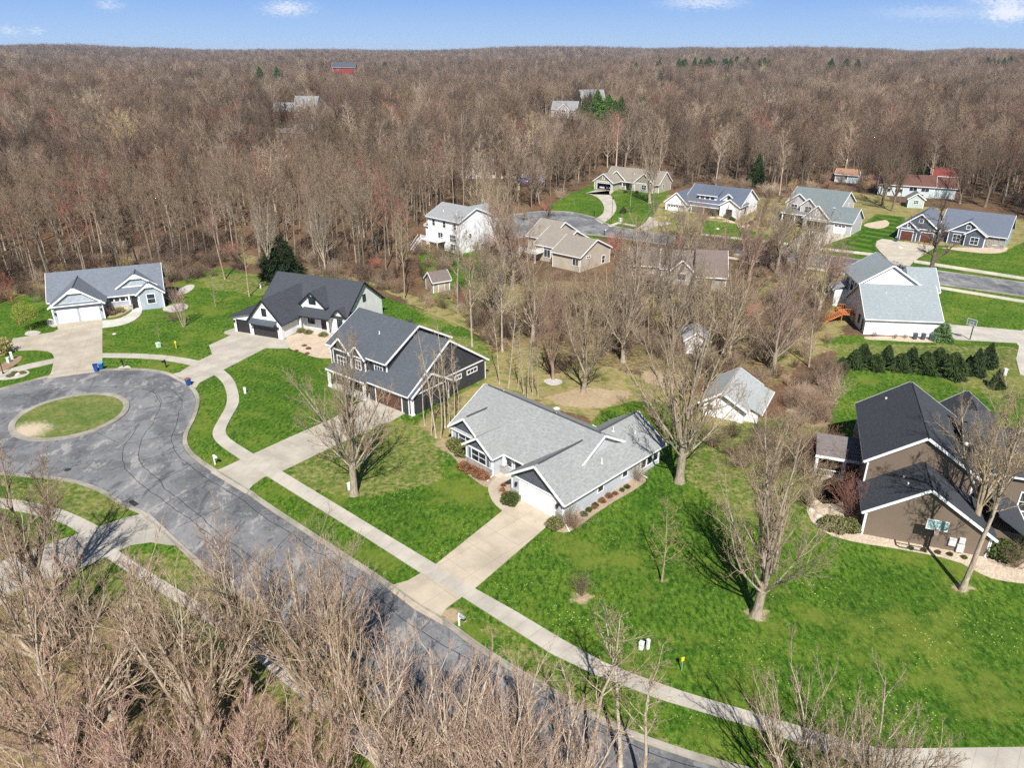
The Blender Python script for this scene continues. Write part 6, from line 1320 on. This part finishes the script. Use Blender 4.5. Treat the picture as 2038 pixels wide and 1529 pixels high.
# ---- other yard things
def tarp(u,v,s,label):
    p=G(u,v); r=random.Random(u); m=MB(); n=9; vs=[(i/(n-1)*2-1,j/(n-1)*2-1) for j in range(n) for i in range(n)]
    m.add([(x*s*1.4,y*s,(max(0,1-.35*(x*x+y*y)*1.3)*s*.95+.06*r.random()) if max(abs(x),abs(y))<.99 else 0) for x,y in vs],[(j*n+i,j*n+i+1,(j+1)*n+i+1,(j+1)*n+i) for j in range(n-1) for i in range(n-1)])
    o=m.build('tarpaulin_heap',plain((.01,.08,.42),.35),None,fix=False); o.location=(p.x,p.y,p.z); tag(o,label,'tarpaulin')
tarp(1068,359,2.7,'large bright blue tarpaulin heap among the trees'); tarp(1037,361,1.5,'smaller blue tarpaulin heap left of the large one')
def boulder(u,v,s,label,group):
    p=G(u,v); bm=bmesh.new(); bmesh.ops.create_icosphere(bm,subdivisions=2,radius=s); r=random.Random(u*7+v)
    for q in bm.verts: q.co*=r.uniform(.8,1.15); q.co.z*=.6
    me=bpy.data.meshes.new('boulder'); bm.to_mesh(me); bm.free(); me.materials.append(MC.setdefault('bl',rock((.55,.5,.42),1.2))); o=bpy.data.objects.new('boulder',me); link(o); o.location=(p.x,p.y,p.z+s*.3); tag(o,label,'boulder',group)
for u,v,s in ((10,694,.5),(18,690,.55),(14,683,.5),(22,688,.4),(6,698,.45)): boulder(u,v,s,'pale boulder at the left edge of the driveway','boulders left of the driveway')
for u,v,s in ((36,747,.4),(228,666,.3),(1640,1042,.5),(1628,1030,.45),(1615,1018,.4),(1656,1050,.4)): boulder(u,v,s,'tan boulder edging a planting bed','boulders edging the beds')
for u,v,s in ((1790,494,.6),(1428,457,.5)): boulder(u,v,s,'pale flat rock on the far lawn','pale rocks on the far lawns')
# ------------------------------------------------------------------ light, sky, air, camera
W=bpy.data.worlds.new('World'); SC.world=W; W.use_nodes=True; nt=W.node_tree; nt.nodes.clear()
SUN_EL,SUN_AZ=R(47),R(-87)      # azimuth of the sun in the x-y plane (behind the camera, a little right)
sk=nt.nodes.new('ShaderNodeTexSky'); sk.sky_type='NISHITA'; sk.sun_disc=False; sk.sun_elevation=SUN_EL; sk.sun_rotation=math.pi/2-SUN_AZ
sk.altitude=600; sk.air_density=1.0; sk.dust_density=.25; sk.ozone_density=3.0
bg=nt.nodes.new('ShaderNodeBackground'); bg.inputs[1].default_value=.055; ou=nt.nodes.new('ShaderNodeOutputWorld')
tc=nt.nodes.new('ShaderNodeTexCoord')
def wn(t,**k):
    n=nt.nodes.new(t)
    for a,b in k.items(): setattr(n,a,b)
    return n
def wm(op,a,b=None):
    n=wn('ShaderNodeMath',operation=op)
    for i,v in enumerate((a,b)):
        if v is None: continue
        if isinstance(v,(int,float)): n.inputs[i].default_value=v
        else: nt.links.new(v,n.inputs[i])
    return n.outputs[0]
sx=wn('ShaderNodeSeparateXYZ'); nt.links.new(tc.outputs['Generated'],sx.inputs[0])
ax=wm('DIVIDE',sx.outputs[0],sx.outputs[1]); el=wm('DIVIDE',sx.outputs[2],sx.outputs[1])
cl=None
n2=wn('ShaderNodeTexNoise'); m2=wn('ShaderNodeMapping'); m2.inputs['Scale'].default_value=(45,45,110); nt.links.new(tc.outputs['Generated'],m2.inputs[0]); nt.links.new(m2.outputs[0],n2.inputs[0]); n2.inputs['Detail'].default_value=5; s2=wn('ShaderNodeSeparateColor'); nt.links.new(n2.outputs[1],s2.inputs[0])
ax=wm('ADD',ax,wm('MULTIPLY',wm('SUBTRACT',s2.outputs[0],.5),.045)); el=wm('ADD',el,wm('MULTIPLY',wm('SUBTRACT',s2.outputs[1],.5),.022))
nz=wn('ShaderNodeTexNoise'); mp=wn('ShaderNodeMapping'); mp.inputs['Scale'].default_value=(120,120,420); nt.links.new(tc.outputs['Generated'],mp.inputs[0]); nt.links.new(mp.outputs[0],nz.inputs[0]); nz.inputs['Detail'].default_value=6
for u,v,wu,wv,k in ((573,16,34,9,.75),(2008,24,34,13,1.2),(1400,4,60,8,.6),(1860,24,90,10,.3),(218,9,20,7,.4),(22,61,18,6,.5),(74,61,10,5,.4),(1990,2,50,5,.6)):
    d=ray(u,v); a0=d[0]/d[1]; e0=d[2]/d[1]; A=wu/FPX; E_=wv/FPX
    t=wm('ADD',wm('POWER',wm('DIVIDE',wm('SUBTRACT',ax,a0),A),2),wm('POWER',wm('DIVIDE',wm('SUBTRACT',el,e0),E_),2))
    m_=wm('MULTIPLY',wm('POWER',2.718,wm('MULTIPLY',t,-1)),k); cl=m_ if cl is None else wm('ADD',cl,m_)
cl=wm('MULTIPLY',cl,wm('ADD',-.35,wm('MULTIPLY',nz.outputs[0],2.6))); mn=wn('ShaderNodeMath',operation='MINIMUM'); nt.links.new(cl,mn.inputs[0]); mn.inputs[1].default_value=.85
fwd=wm('GREATER_THAN',sx.outputs[1],.2); fac=wm('MULTIPLY',mn.outputs[0],fwd)
# low sky: clear spring blue that pales towards the horizon
rp=wn('ShaderNodeValToRGB'); e_=rp.color_ramp.elements; e_[0].position=0; e_[0].color=(.50,.71,1.0,1); e_[1].position=.35; e_[1].color=(.12,.31,.85,1); q_=e_.new(.075); q_.color=(.22,.45,.95,1); nt.links.new(sx.outputs[2],rp.inputs[0])
sg=wn('ShaderNodeVectorMath',operation='SCALE'); nt.links.new(rp.outputs[0],sg.inputs[0]); sg.inputs['Scale'].default_value=10.6
lw=wn('ShaderNodeMapRange',interpolation_type='SMOOTHSTEP'); nt.links.new(sx.outputs[2],lw.inputs[0]); lw.inputs[1].default_value=.055; lw.inputs[2].default_value=.22; lw.inputs[3].default_value=1; lw.inputs[4].default_value=0
ms=wn('ShaderNodeMix',data_type='RGBA'); nt.links.new(lw.outputs[0],ms.inputs[0]); nt.links.new(sk.outputs[0],ms.inputs[6]); nt.links.new(sg.outputs[0],ms.inputs[7]); skc=ms.outputs[2]
mx=wn('ShaderNodeMix',data_type='RGBA'); nt.links.new(fac,mx.inputs[0]); nt.links.new(skc,mx.inputs[6]); mx.inputs[7].default_value=(10.8,11.1,11.8,1)
nt.links.new(mx.outputs[2],bg.inputs[0]); nt.links.new(bg.outputs[0],ou.inputs[0])
L=bpy.data.lights.new('Sun','SUN'); L.energy=5.0; L.angle=R(.5); L.color=(1,.955,.89); lo=bpy.data.objects.new('Sun',L); link(lo)
sd=Vector((math.cos(SUN_EL)*math.cos(SUN_AZ),math.cos(SUN_EL)*math.sin(SUN_AZ),math.sin(SUN_EL))); lo.rotation_euler=sd.to_track_quat('Z','Y').to_euler(); lo.location=(0,-20,80)
# the air over the land: one box of thin even haze
g_=bpy.data.objects['ground'].data; n_=len(g_.vertices); c_=np.empty(n_*3,np.float32); g_.vertices.foreach_get('co',c_); c_=c_.reshape(-1,3); lo_,hi_=c_.min(0),c_.max(0)
hz=MB().box(lo_[0]-20,hi_[0]+20,lo_[1]-20,hi_[1]+20,lo_[2]-1,max(hi_[2]+36,CAMH+8)).build('haze',None,None); tag(hz,kind='stuff')
hm=bpy.data.materials.new('haze'); hm.use_nodes=True; ht=hm.node_tree; ht.nodes.clear(); ho=ht.nodes.new('ShaderNodeOutputMaterial'); hv=ht.nodes.new('ShaderNodeVolumePrincipled'); hv.inputs['Color'].default_value=(.62,.74,.95,1); hv.inputs['Density'].default_value=.000055; ht.links.new(hv.outputs[0],ho.inputs['Volume']); hz.data.materials.append(hm)
SC.cycles.volume_bounces=0
cam=bpy.data.cameras.new('Camera'); cam.sensor_fit='HORIZONTAL'; cam.sensor_width=36; cam.lens=36*FPX/2038; cam.clip_start=.5; cam.clip_end=20000
co=bpy.data.objects.new('Camera',cam); link(co); co.location=(0,0,CAMH); co.rotation_euler=(math.pi/2-PIT,0,0); SC.camera=co
SC.view_settings.view_transform='Standard'; SC.view_settings.look='None'; SC.view_settings.exposure=0.66; SC.view_settings.gamma=1
SC.cycles.max_bounces=6; SC.cycles.diffuse_bounces=3; SC.cycles.transparent_max_bounces=8; SC.cycles.use_adaptive_sampling=True; SC.cycles.adaptive_threshold=.02; SC.cycles.use_denoising=False
